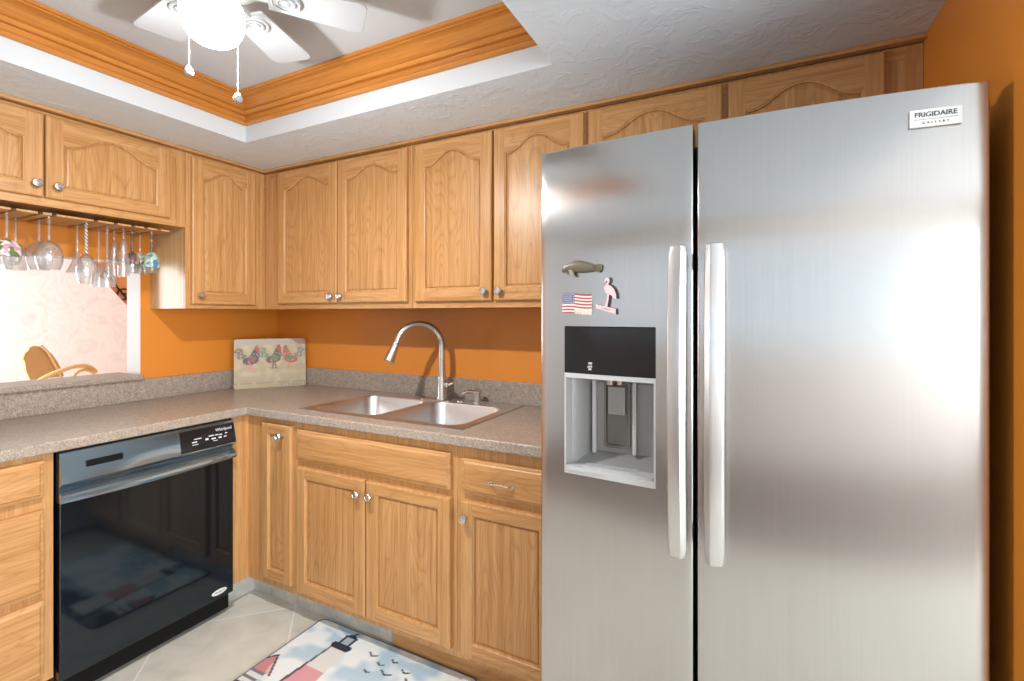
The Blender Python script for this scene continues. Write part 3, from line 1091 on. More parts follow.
def board_print(u, v):
    nz = mnoise.noise(Vector((u * 30, v * 30, 1)))
    c = mixc(lin((206, 193, 166)), lin((188, 171, 140)), 0.5 + nz + 0.5 * (1 - v / BH))
    if v > BH - 0.034:
        k = (int(u / 0.006) + int((v - BH) / 0.006)) % 2
        if u > 0.24 and (u - 0.24) > (BH - v) * 1.3:
            c = lin((176, 122, 104)) if k else lin((150, 140, 132))
        else:
            c = lin((150, 146, 136)) if k else lin((214, 206, 188))
    if abs(v - 0.03) < 0.0018 and nz > -0.25:
        c = lin((160, 152, 136))
    if v < 0.024 and u > 0.2 and int(u / 0.006) % 2:
        c = mixc(c, lin((150, 140, 130)), 0.7)
    R1 = (lin((128, 122, 100)), lin((70, 78, 88)), lin((150, 90, 84)), lin((200, 92, 90)), lin((220, 150, 150)))
    R2 = (lin((120, 146, 122)), lin((92, 88, 80)), lin((110, 124, 92)), lin((206, 60, 60)), lin((110, 104, 104)))
    R3 = (lin((134, 142, 126)), lin((190, 96, 92)), lin((92, 138, 94)), lin((150, 100, 90)), lin((200, 156, 110)))
    for cx, cy, k, fl, cc in ((0.058, 0.150, 1.55, False, R1), (0.156, 0.155, 1.5, False, R2), (0.258, 0.155, 1.45, True, R3)):
        q = rooster(u, v, cx, cy, k, fl, cc)
        if q:
            return mixc(q, c, 0.12)
    return c


# ends of the board's foot on the worktop, leaning back into the corner
A = Vector((0.096, -0.348, 0.9145)); Bv = Vector((0.303, -0.034, 0.9145))
ax = (Bv - A).normalized()
BWW = (Bv - A).length
nrm = Vector((ax.y, -ax.x, 0))                       # towards the room
upv = (Vector((0, 0, 1)) - nrm * 0.10).normalized()
fn_ = ax.cross(upv).normalized()
Mb = lambda a, b, c: A + ax * (a * BWW / BW) + upv * b + fn_ * (c + 0.0005)
bo = printed_slab('cutting_board', BW, BH, 0.006, 150, 110, board_print, Mb, [m_board, plain('board_edge', srgb(206, 196, 176), 0.3)], 0.012, base=tuple(A))
tag(bo, 'cream cutting board printed with three roosters leaning in the worktop corner', 'cutting board')

# rug: printed lighthouse scene
RW, RH = 0.80, 0.50
RGX, RGY = 1.037, -0.552


def rug_print(u, v0):
    v = RH - v0                                       # v measured from the sink side
    x, y = u, v
    n1 = mnoise.noise(Vector((x * 7, y * 10, 0.3))) + 0.5 * mnoise.noise(Vector((x * 18, y * 22, 4)))
    sky = mixc(lin((176, 204, 222)), lin((204, 220, 228)), y / RH)
    c = mixc(sky, lin((238, 242, 242)), (n1 + 0.18 + 0.55 * max(0, x - 0.3)) * 2.2)
    if y > 0.36:
        c = mixc(lin((120, 150, 170)), lin((214, 220, 216)), 0.5 + n1 * 1.6)
    # light beam
    if in_poly(x, y, [(0.20, 0.065), (0.02, 0.03), (0.06, 0.0), (0.20, 0.05)]):
        c = mixc(c, lin((236, 240, 240)), 0.6)
    # birds
    for bx, by, s in ((0.36, 0.085, 1.2), (0.42, 0.11, 0.9), (0.46, 0.075, 0.8), (0.47, 0.14, 1.3), (0.53, 0.10, 1.0), (0.57, 0.13, 1.0), (0.40, 0.16, 0.7)):
        s *= 0.018
        if seg(x, y, bx, by, bx - s, by - s * 0.6, 0.0035) or seg(x, y, bx, by, bx + s, by - s * 0.5, 0.003):
            c = lin((52, 60, 78))
    # cottage at the left edge
    if in_poly(x, y, [(0.005, 0.42), (0.005, 0.33), (0.075, 0.33), (0.075, 0.42)]):
        c = lin((222, 222, 218)) if (int(y * 90)) % 3 else lin((120, 122, 130))
    if in_poly(x, y, [(0.0, 0.335), (0.0, 0.285), (0.03, 0.245), (0.095, 0.335)]):
        c = lin((206, 136, 140)) if n1 < 0.2 else lin((226, 190, 190))
    if seg(x, y, 0.03, 0.245, 0.095, 0.335, 0.004) or seg(x, y, 0.0, 0.28, 0.03, 0.245, 0.004):
        c = lin((58, 62, 76))
    # rocks
    if y > 0.40 + 0.05 * mnoise.noise(Vector((x * 9, 2, 0))) and x < 0.55:
        c = lin((64, 70, 82)) if n1 < 0 else lin((130, 134, 138))
    # lighthouse
    cx = 0.212
    hw = 0.040 + (y - 0.10) * 0.10
    if 0.115 < y < 0.47 and abs(x - cx) < hw:
        band = int((y - 0.115) / 0.118)
        c = lin((228, 226, 222)) if band % 2 == 0 else lin((222, 160, 166))
        if x - cx < -hw * 0.78:
            c = mixc(c, lin((50, 58, 78)), 0.85)
    if 0.085 < y < 0.120 and abs(x - cx) < 0.052 - abs(y - 0.1) * 0.6:
        c = lin((44, 50, 62))
    if 0.045 < y <= 0.085 and abs(x - cx) < 0.032:
        c = lin((170, 182, 192)) if abs(x - cx) < 0.017 else lin((52, 58, 72))
    if 0.025 < y <= 0.045 and abs(x - cx) < 0.036 - (0.045 - y) * 1.5:
        c = lin((40, 46, 58))
    if seg(x, y, cx, 0.03, cx + 0.005, 0.012, 0.004):
        c = lin((40, 46, 58))
    e = min(x, y, RW - x, RH - y)
    if e < 0.006:
        c = lin((96, 108, 122))
    return c


ro = printed_slab('rug', RW, RH, 0.009, 200, 125, rug_print, lambda a, b, c: (RGX + a, RGY - RH + b, c + 0.0004), [m_rug, m_edge], 0.03, base=(RGX + RW / 2, RGY - RH / 2, 0))
tag(ro, 'pale blue kitchen mat printed with a lighthouse on the tile floor', 'rug')

# ------------------------------------------------------------------ dishwasher
DY0, DY1 = -1.304, -0.698
dw = thing('dishwasher', 'glossy black built-in dishwasher under the left worktop', 'dishwasher', (0.35, -1.0, 0))
MB().box(0.06, 0.606, DY0 + 0.006, DY1 - 0.006, 0.02, 0.868).build('tub_body', m_blackmatte, dw)
MB().box(0.606, 0.632, DY0, DY1, 0.094, 0.698).build('door', m_black, dw, bevel=0.004)
prof = [(0.606, 0.870), (0.626, 0.870), (0.632, 0.867), (0.635, 0.858), (0.643, 0.825), (0.652, 0.788), (0.655, 0.768), (0.640, 0.748), (0.637, 0.742),
        (0.642, 0.733), (0.652, 0.722), (0.654, 0.712), (0.651, 0.702), (0.640, 0.699), (0.606, 0.699)]
mb = MB()
n = 24
L = []
for k in range(n + 1):
    t = k / n
    y = DY0 + (DY1 - DY0) * t
    q = max(0.0, 1 - ((t - 0.5) / 0.20) ** 2)          # hand pocket in the middle of the lower lip
    l = []
    for kk, (x, z) in enumerate(prof):
        if kk in (7, 8):
            x -= 0.012 + 0.014 * q
        if kk in (6,):
            x -= 0.004 * q
        if kk in (9, 10, 11, 12):
            z -= 0.006 * (1 - (2 * t - 1) ** 2)
        l.append((x, y, z))
    L.append(l)
mb.loops(L, 0, True, True)
cp = mb.build('control_panel', m_bluepanel, dw, smooth=22)
MB().box(0.640, 0.6490, -1.236, -1.128, 0.808, 0.830).build('vent_slot', m_blackmatte, cp)
MB(lambda a, b, c: (0.6525 - (c - 0.788) * 0.243 + a, b, c)).box(-0.002, 0.0004, -0.930, -0.701, 0.772, 0.858).build('display_window', m_screen, cp, bevel=0.001)
mb = MB(lambda a, b, c: (0.6532 - (c - 0.788) * 0.243 + a, b, c))
for y, z, sy, sz in [(-0.885, 0.806, 0.020, 0.004), (-0.875, 0.818, 0.030, 0.003), (-0.83, 0.806, 0.012, 0.007), (-0.815, 0.818, 0.022, 0.004),
                     (-0.805, 0.804, 0.018, 0.005), (-0.787, 0.817, 0.014, 0.004), (-0.770, 0.815, 0.012, 0.004), (-0.775, 0.803, 0.013, 0.006),
                     (-0.752, 0.804, 0.012, 0.004), (-0.745, 0.817, 0.010, 0.004), (-0.885, 0.797, 0.024, 0.002), (-0.80, 0.796, 0.02, 0.002)]:
    mb.box(-0.001, 0.0006, y, y + sy, z, z + sz)
mb.build('control_marks', m_lite, cp)
text_mesh('Whirlpool', 0.017, lambda a, b, c: (0.6535 - (0.050 + b) * 0.243 + c, -0.748 + a, 0.838 + b), 'lettering', m_lite, cp)
mb = MB()
ov = [(0.033 * cos(2 * pi * k / 28), 0.0115 * sin(2 * pi * k / 28)) for k in range(28)]
mb.loops([[(0.632, -0.762 + a, 0.125 + b) for a, b in ov], [(0.634, -0.762 + a, 0.125 + b) for a, b in ov], [(0.6345, -0.762 + a * 0.9, 0.125 + b * 0.85) for a, b in ov]], 0, False, True)
lg = mb.build('badge', m_label, dw)
text_mesh('Whirlpool', 0.0105, lambda a, b, c: (0.6347 + c, -0.762 + a, 0.1255 + b), 'lettering', m_ink, lg)
mb = MB().box(0.52, 0.572, DY0 + 0.004, DY1 + 0.0, 0.008, 0.092)
mb.box(0.572, 0.576, DY0 + 0.004, DY1, 0.060, 0.068)
mb.build('kick_plate', m_kick, dw, bevel=0.003)

# ------------------------------------------------------------------ refrigerator
FX0, FX1, FZ0, FZ1 = 2.206, 3.123, 0.045, 1.780
FC = (FX0 + FX1) / 2
yf = lambda x: -0.85 - 0.030 * (1 - ((x - FC) / 0.4555) ** 2)
fr = thing('refrigerator', 'tall stainless steel side-by-side refrigerator with ice and water dispenser', 'refrigerator', (FC, -0.42, 0))
MB().box(FX0 + 0.006, FX1 - 0.006, -0.775, -0.03, 0.03, 1.760).build('case', m_fridgeside, fr, bevel=0.006)
MB().box(FX0 + 0.02, FX1 - 0.02, -0.786, -0.770, 0.06, 1.755).build('gasket', m_gasket, fr)
MB().box(FX0 + 0.02, FX1 - 0.02, -0.80, -0.74, 0.004, 0.042).build('toe_grille', m_gasket, fr)
for x in (FX0 + 0.07, FX1 - 0.07):
    MB().box(x - 0.045, x + 0.045, -0.795, -0.70, 1.758, 1.772).build('hinge_cover', m_fridgeside, fr, bevel=0.004)


def fridge_door(name, x0, x1, hole=None):
    xs = [x0, x0 + 0.001, x0 + 0.0025, x0 + 0.005]
    n = 22
    xs += [x0 + 0.005 + (x1 - x0 - 0.010) * k / n for k in range(1, n)]
    xs += [x1 - 0.005, x1 - 0.0025, x1 - 0.001, x1]
    zs = [FZ0, FZ0 + 0.001, FZ0 + 0.005, 0.4, 0.7, 1.5, FZ1 - 0.005, FZ1 - 0.001, FZ1]
    if hole:
        hx0, hx1, hz0, hz1 = hole
        xs = sorted([x for x in xs if min(abs(x - hx0), abs(x - hx1)) > 0.006] + [hx0, hx1])
        zs = sorted([z for z in zs if min(abs(z - hz0), abs(z - hz1)) > 0.004] + [hz0, hz1])

    def ed(t):
        return 0.005 * (1 - sqrt(max(0, 1 - (1 - min(1, t / 0.005)) ** 2)))
    mb = MB()
    nx, nz = len(xs) - 1, len(zs) - 1
    yb = -0.800
    vf = {}
    vb = {}

    def V(i, j):
        if (i, j) not in vf:
            x, z = xs[i], zs[j]
            y = yf(x) + ed(min(x - x0, x1 - x)) + ed(min(z - FZ0, FZ1 - z))
            vf[i, j] = mb.P(x, y, z)
        return vf[i, j]

    def B(i, j):
        if (i, j) not in vb:
            vb[i, j] = mb.P(xs[i], yb, zs[j])
        return vb[i, j]
    K = lambda i, j: 0 <= i < nx and 0 <= j < nz and not (hole and hole[0] - 1e-6 <= xs[i] and xs[i + 1] <= hole[1] + 1e-6 and hole[2] - 1e-6 <= zs[j] and zs[j + 1] <= hole[3] + 1e-6)
    for i in range(nx):
        for j in range(nz):
            if not K(i, j):
                continue
            mb.F((V(i, j), V(i + 1, j), V(i + 1, j + 1), V(i, j + 1)))
            mb.F((B(i, j), B(i, j + 1), B(i + 1, j + 1), B(i + 1, j)))
            if not K(i - 1, j): mb.F((V(i, j), V(i, j + 1), B(i, j + 1), B(i, j)))
            if not K(i + 1, j): mb.F((V(i + 1, j + 1), V(i + 1, j), B(i + 1, j), B(i + 1, j + 1)))
            if not K(i, j - 1): mb.F((V(i + 1, j), V(i, j), B(i, j), B(i + 1, j)))
            if not K(i, j + 1): mb.F((V(i, j + 1), V(i + 1, j + 1), B(i + 1, j + 1), B(i, j + 1)))
    return mb.build(name, m_steel, fr, smooth=30)


DX0, DX1, DZ0, DZ1, DZM = 2.279, 2.517, 0.922, 1.309, 1.186
ldoor = fridge_door('freezer_door', FX0, 2.6015, (DX0, DX1, DZ0, DZ1))
rdoor = fridge_door('fresh_food_door', 2.6105, FX1)

# dispenser in the freezer door
yd = lambda x: yf(x) - 0.002
dz = MB()
cols_ = [DX0 + (DX1 - DX0) * k / 6 for k in range(7)]
L = [[(x, yd(x), DZM), (x, yd(x), DZ1 - 0.003), (x, yd(x) + 0.004, DZ1), (x, -0.805, DZ1), (x, -0.805, DZM)] for x in cols_]
dz.loops(L, 0, True, True)
scr = dz.build('control_screen', m_screen, ldoor, smooth=30)
mb = MB()
for a, b, s in ((2.352, 1.214, 0.005), (2.355, 1.206, 0.003), (2.348, 1.205, 0.003), (2.351, 1.199, 0.004)):
    mb.box(a - s, a + s, yd(2.35) - 0.0006, yd(2.35) + 0.001, b - 0.0025, b + 0.0025)
mb.build('indicator_mark', m_niche_l, scr)
# niche: rim, side walls, back
mb = MB()
i0, i1, j0, j1 = DX0 + 0.004, DX1 - 0.004, DZ0 + 0.016, DZM - 0.012
yfr = yf(DX0) - 0.004
rim_o = [(DX0, DZ0), (DX1, DZ0), (DX1, DZM), (DX0, DZM)]
rim_i = [(i0, j0), (i1, j0), (i1, j1), (i0, j1)]
bk = [(DX0 + 0.055, DZ0 + 0.05), (DX1 - 0.014, DZ0 + 0.05), (DX1 - 0.014, DZM - 0.03), (DX0 + 0.055, DZM - 0.03)]
yq = lambda x: yf(x) - 0.003
mb.loops([[(x, -0.808, z) for x, z in rim_o], [(x, yq(x), z) for x, z in rim_o], [(x, yq(x) - 0.001, z) for x, z in rim_i],
          [(x, yq(x) + 0.004, z) for x, z in rim_i]], 1)
mb.loops([[(x, yq(x) + 0.004, z) for x, z in rim_i], [(x + (0.010 if x < 2.4 else 0.0), -0.842, z) for x, z in rim_i], [(x, -0.790, z) for x, z in bk]], 0, False, True)
nich = mb.build('dispenser_niche', [m_niche, m_niche_l], ldoor, recalc=False)
mb = MB()
mb.box(DX0 + 0.058, DX0 + 0.068, -0.806, -0.789, DZ0 + 0.045, DZM - 0.02, 0)
mb.box(DX1 - 0.072, DX1 - 0.062, -0.806, -0.789, DZ0 + 0.052, DZM - 0.02, 0)
mb.build('niche_rib', m_niche_l, nich, bevel=0.002)
pd = MB()
pd.loops([[(x, -0.789, z) for x, z in rr2] for rr2 in [[(p[0], p[1]) for p in rrect(2.368, 2.438, 0.985, 1.165, 0.008, 0, 3)]]] +
         [[(p[0], -0.798, p[1]) for p in rrect(2.368, 2.438, 0.985, 1.165, 0.008, 0, 3)], [(p[0], -0.798, p[1]) for p in rrect(2.374, 2.432, 0.992, 1.158, 0.006, 0, 3)],
          [(p[0], -0.793, p[1]) for p in rrect(2.376, 2.430, 0.994, 1.156, 0.006, 0, 3)]], 0, False, True)
pad = pd.build('dispenser_paddle', m_niche_d, nich, recalc=False)
MB().box(2.380, 2.426, -0.806, -0.793, 1.075, 1.150).build('paddle_plate', m_niche, pad, bevel=0.003)
mb = MB()
mb.lathe([(0.0005, 0), (0.012, 0), (0.010, -0.02), (0.0005, -0.02)], 2.392, -0.822, 1.176, 14)
mb.lathe([(0.0005, 0), (0.008, 0), (0.007, -0.018), (0.0005, -0.018)], 2.418, -0.826, 1.176, 14)
mb.build('water_nozzle', m_nickel, nich, smooth=40)
mb = MB()
mb.loops([rrect(DX0 + 0.004, DX1 - 0.004, -0.872, -0.800, 0.010, DZ0 + 0.012), rrect(DX0 + 0.004, DX1 - 0.004, -0.872, -0.800, 0.010, DZ0 + 0.022)], 0, True, True)
for k in range(6):
    mb.box(DX0 + 0.05, DX1 - 0.05, -0.862 + k * 0.010, -0.858 + k * 0.010, DZ0 + 0.022, DZ0 + 0.0245)
mb.build('drip_tray', m_niche_l, nich)


def fridge_handle(parent, x0, x1, slope, name='handle'):
    """tall curved bar with end posts"""
    mb = MB()
    zs = [0.790, 0.795, 0.81, 0.86, 0.95, 1.05, 1.15, 1.25, 1.35, 1.43, 1.475, 1.490, 1.496]
    L = []
    xm = (x0 + x1) / 2
    yb = yf(xm)
    for z in zs:
        t = (z - 1.143) / 0.353
        dep = 0.076 - 0.026 * t * t
        taper = 0.0 if abs(t) < 0.955 else 0.003
        yo = yb - dep
        if slope > 0:   # inner edge deeper on the right
            prof = [(x0 + taper, yo + 0.020), (x0 + 0.002 + taper, yo + 0.008), (x0 + 0.024, yo), (x0 + 0.030, yo), (x1 - taper, yo + 0.010), (x1 - taper, yo + 0.026)]
        else:
            prof = [(x0 + taper, yo + 0.026), (x0 + taper, yo + 0.010), (x1 - 0.030, yo), (x1 - 0.024, yo), (x1 - 0.002 - taper, yo + 0.008), (x1 - taper, yo + 0.020)]
        L.append([(a, b, z) for a, b in prof])
    mb.loops(L, 0, True, True)
    for z0, z1 in ((0.80, 0.84), (1.445, 1.485)):
        mb.box(x0 + 0.008, x1 - 0.008, yb - 0.045, yb + 0.003, z0, z1)
    return mb.build(name, m_handle, parent, smooth=28, bevel=0.0025)


fridge_handle(ldoor, 2.551, 2.592, 1)
fridge_handle(rdoor, 2.630, 2.672, -1)

# maker's badge
bx0, bx1, bz0, bz1 = 2.999, 3.080, 1.703, 1.737
yb_ = yf(3.04)
sl = (yf(bx1) - yf(bx0)) / (bx1 - bx0)
Tb = lambda a, b, c: (3.0395 + a, yb_ + sl * a - c, 1.720 + b)
bd = MB(Tb).box(-0.0405, 0.0405, -0.017, 0.017, -0.001, 0.004).build('badge', m_label, rdoor, bevel=0.001)
text_mesh('FRIGIDAIRE', 0.0130, lambda a, b, c: Tb(a, b + 0.0062, c + 0.0042), 'lettering', m_ink, bd, spacing=1.0, bold=0.0002)
text_mesh('GALLERY', 0.0062, lambda a, b, c: Tb(a, b - 0.0095, c + 0.0042), 'lettering', m_ink, bd, spacing=1.9)
MB(Tb).box(-0.034, 0.034, -0.0030, -0.0024, 0.004, 0.0044).build('badge_line', m_ink, bd)

# ------------------------------------------------------------------ magnets
Tf = lambda a, b, c: (a, yf(a) - c - 0.0006, b)
# manatee
mb = MB(Tf)
spine = [(2.276, 1.456, 0.006), (2.281, 1.459, 0.0095), (2.288, 1.461, 0.0105), (2.300, 1.463, 0.0135), (2.315, 1.464, 0.0155), (2.330, 1.463, 0.0155), (2.345, 1.461, 0.013), (2.358, 1.459, 0.0095), (2.366, 1.458, 0.0075)]
L = []
for x, z, r in spine:
    L.append([(x, z + r * cos(2 * pi * k / 14), 0.009 + min(r, 0.0088) * sin(2 * pi * k / 14)) for k in range(14)])
mb.loops(L, 0, True, True)
mn = mb.build('manatee_magnet', m_man, smooth=50, base=Tf(2.32, 1.455, 0))
tag(mn, 'olive pewter manatee magnet above the flag on the freezer door', 'magnet', 'magnets on the freezer door')
mb = MB(Tf).prism([(2.362, 1.450), (2.378, 1.446), (2.384, 1.452), (2.385, 1.463), (2.378, 1.468), (2.364, 1.466)], 0.003, 0.010)
mb.build('tail', m_man, mn, bevel=0.002)
mb = MB(Tf).prism([(2.296, 1.456), (2.306, 1.455), (2.312, 1.440), (2.308, 1.436), (2.300, 1.443)], 0.010, 0.017)
mb.prism([(2.286, 1.452), (2.292, 1.450), (2.294, 1.442), (2.288, 1.444)], 0.006, 0.012)
mb.build('flipper', plain('flipper_grey', srgb(160, 156, 142), 0.4, 0.3), mn, bevel=0.0015)


# flag
def flag_print(u, v):
    W_, H_ = 0.084, 0.053
    if u < W_ * 0.42 and v > H_ * 6 / 13:
        sx, sy = u / (W_ * 0.42) * 6, (v / H_ - 6 / 13) / (7 / 13) * 5
        if (sx % 1 - 0.5) ** 2 + (sy % 1 - 0.5) ** 2 < 0.07:
            return lin((214, 214, 224))
        return lin((92, 96, 130))
    if u > W_ * 0.42 and v < H_ * 3 / 13:                      # pale script patch, unreadable in the photo
        nz = mnoise.noise(Vector((u * 300, v * 500, 2)))
        return lin((150, 136, 128)) if abs(nz) < 0.06 and v < H_ * 0.2 else lin((240, 222, 208))
    k = int((H_ - v) / H_ * 12.999)
    return lin((168, 78, 76)) if k % 2 == 0 else lin((240, 226, 216))


fg = printed_slab('flag_magnet', 0.084, 0.053, 0.005, 60, 39, flag_print, lambda a, b, c: Tf(2.2735 + a, 1.3425 + b - 0.003 * a / 0.084 + 0.0015 * sin(a * 70), c), [m_flag, m_label], 0.0, base=Tf(2.315, 1.343, 0))
tag(fg, 'small stars and stripes flag magnet on the freezer door', 'magnet', 'magnets on the freezer door')


# flamingo
def outline(pts, w0):
    return pts


flm = thing('flamingo_magnet', 'pink flamingo magnet with dark outline to the right of the flag', 'magnet', Tf(2.40, 1.345, 0), 'magnets on the freezer door')
sh = [(2.400, 1.432), (2.4045, 1.428), (2.404, 1.420), (2.400, 1.415), (2.408, 1.411), (2.416, 1.403), (2.421, 1.390), (2.422, 1.378), (2.416, 1.379), (2.409, 1.388), (2.4035, 1.389),
      (2.401, 1.372), (2.398, 1.356), (2.4015, 1.352), (2.387, 1.356), (2.392, 1.360), (2.397, 1.374), (2.399, 1.390), (2.393, 1.397), (2.391, 1.407), (2.397, 1.416), (2.3995, 1.423), (2.396, 1.4245), (2.393, 1.419), (2.3915, 1.423), (2.394, 1.430)]
dk = MB(Tf)
dk.prism([(x + 0.0055, y + 0.0008) for x, y in sh], 0.0, 0.004)
dk.prism([(2.371, 1.3655), (2.424, 1.3535), (2.425, 1.339), (2.372, 1.3545)], 0.0, 0.004)
dk.build('outline_back', m_pinkd, flm)
MB(Tf).prism(sh, 0.004, 0.0075).build('bird', m_pink, flm)
MB(Tf).prism([(2.369, 1.3655), (2.421, 1.3535), (2.4205, 1.3405), (2.3695, 1.3555)], 0.004, 0.0085).build('base_plaque', m_pink, flm)
mb = MB(Tf)
for k in range(5):
    mb.box(2.386 + k * 0.0042, 2.389 + k * 0.0042, 1.3548 - k * 0.0011, 1.3562 - k * 0.0011, 0.0085, 0.0089)
mb.build('plaque_marks', m_pinkd, flm)

# ------------------------------------------------------------------ ceiling fan
HX, HY = 1.452, -1.285
fan = thing('ceiling_fan', 'white six-blade ceiling fan with glowing globe in the ceiling tray', 'ceiling fan', (HX, HY, ZT))
MB().lathe([(0.0005, ZT), (0.085, ZT), (0.085, 2.305), (0.075, 2.29), (0.105, 2.275), (0.115, 2.25), (0.110, 2.225), (0.08, 2.205), (0.06, 2.195), (0.0005, 2.195)], HX, HY, 0, 32).build('motor_housing', m_fan, fan, smooth=40)
for k, ang in enumerate((51, 111, 171, 231, 291, 351)):
    t = radians(ang)
    u = Vector((cos(t), sin(t), 0)); n_ = Vector((-sin(t), cos(t), 0))
    TT = lambda a, b, c, u=u, n_=n_: tuple(Vector((HX, HY, 2.215)) + u * a + n_ * b + Vector((0, 0, c - b * 0.06)))
    w0, w1 = 0.052, 0.068
    pl = [(0.13, -w0), (0.363, -w1)]
    pl += [(0.388 - 0.025 + 0.025 * cos(q) , -w1 + 0.025 + 0.025 * sin(q)) for q in [radians(-60 + 20 * i) for i in range(4)]]
    pl += [(0.388 - 0.025 + 0.025 * cos(q), w1 - 0.025 + 0.025 * sin(q)) for q in [radians(0 + 20 * i) for i in range(4)]]
    pl += [(0.363, w1), (0.13, w0)]
    bl = MB(TT).prism(pl, -0.003, 0.003).build('blade', m_fan, fan, bevel=0.001)
    mb = MB(TT)
    mb.box(0.06, 0.20, -0.014, 0.014, -0.010, -0.0035)
    for r in (0.040, 0.026):
        ring = [(r, 0), (r, -0.006), (r - 0.004, -0.009), (r - 0.009, -0.006), (r - 0.009, 0)]
        mb.loops([[(0.175 + rr_ * cos(2 * pi * q / 24), rr_ * sin(2 * pi * q / 24), h - 0.0035) for q in range(24)] for rr_, h in ring + [ring[0]]])
    mb.loops([[(0.175 + rr_ * cos(2 * pi * q / 20), rr_ * sin(2 * pi * q / 20), h - 0.0035) for q in range(20)] for rr_, h in ((0.012, 0), (0.012, -0.007), (0.007, -0.011))], 0, True, True)
    mb.build('blade_iron', m_fan, bl, smooth=40)
MB().lathe([(0.0005, 2.20), (0.055, 2.20), (0.06, 2.185), (0.05, 2.17), (0.045, 2.165), (0.0005, 2.165)], HX, HY, 0, 28).build('light_fitter', m_fan, fan, smooth=40)
m_globe, nt, p = new_mat('lit_opal_globe')
p.inputs['Base Color'].default_value = (0.7, 0.7, 0.7, 1)
p.inputs['Emission Color'].default_value = (1.0, 0.98, 0.95, 1)
p.inputs['Emission Strength'].default_value = 9.0
p.inputs['Roughness'].default_value = 0.25
gp = [(0.046, 2.178), (0.060, 2.172), (0.071, 2.158), (0.075, 2.140), (0.075, 2.118), (0.071, 2.096), (0.062, 2.077), (0.048, 2.064), (0.030, 2.056), (0.012, 2.0525), (0.0005, 2.052)]
mb = MB(); mb.lathe(gp, HX, HY, 0, 36)
mb.build('light_globe', m_globe, fan, smooth=60)
bulb = bpy.data.lights.new('fan_bulb', 'POINT')
bulb.energy = 13
bulb.shadow_soft_size = 0.022
bulb.color = (0.96, 0.98, 1.0)
bo_ = bpy.data.objects.new('fan_bulb', bulb)
bo_.location = (HX, HY, 2.024)
COL.objects.link(bo_)
disc = bpy.data.lights.new('fan_bulb_fill', 'AREA')  # extra disc lamp added to strengthen the bulb's downward light
disc.shape = 'DISK'
disc.size = 0.06
disc.energy = 15
disc.color = (1.0, 0.98, 0.95)
do_ = bpy.data.objects.new('fan_bulb_fill', disc)
do_.location = (HX, HY, 2.030)
COL.objects.link(do_)
for ox, oy, zb in ((-0.059, -0.027, 1.994), (0.057, 0.032, 1.9225)):
    x, y = HX + ox, HY + oy
    zt_ = 2.18 if abs(ox) > 0.05 else 2.10
    mb = MB()
    nb = int((zt_ - zb) / 0.004)
    mb.tube([(x, y, zt_), (x, y, zb)], 0.0011, 6)
    for k in range(nb):
        mb.lathe([(0.0003, -0.0015), (0.0016, 0), (0.0003, 0.0015)], x, y, zt_ - 0.004 * k, 6)
    ch = mb.build('pull_chain', m_brass, fan, smooth=60)
    MB().lathe([(0.0005, 0.012), (0.003, 0.012), (0.009, 0.004), (0.0115, -0.003), (0.010, -0.010), (0.006, -0.013), (0.0005, -0.0135)], x, y, zb - 0.008, 16).build('pull_bob', m_fan, ch, smooth=60)

# ------------------------------------------------------------------ glass rack and hanging glasses
rk = thing('stemware_rack', 'pale wood stemware rack under the short cabinet above the pass-through', 'stemware rack', (0.16, -1.2, 1.73))
slots = [-1.3095, -1.235, -1.194, -1.061, -0.992, -0.927, -0.877, -0.824]
mb = MB(lambda a, b, c: (c, a, b))
edges = [-1.70, -1.52, -1.42] + slots + [-0.726]
ys_ = [-1.69] + [-1.50, -1.405] + slots + [-0.772]
gap = 0.0075
for a, b in zip(ys_, ys_[1:]):
    l, r = a + gap, b - gap
    if r - l < 0.014:
        continue
    m_ = (l + r) / 2
    mb.prism([(l, 1.726), (r, 1.726), (r, 1.734), (l, 1.734)], 0.015, 0.284)
    mb.box(m_ - 0.006, m_ + 0.006, 1.7335, 1.7549, 0.015, 0.12)
mb.build('slat', oak_x, rk)

prof_big = [(0.0, 0.0), (0.034, -0.001), (0.034, -0.003), (0.008, -0.006), (0.0038, -0.012), (0.0032, -0.085), (0.0045, -0.092)]


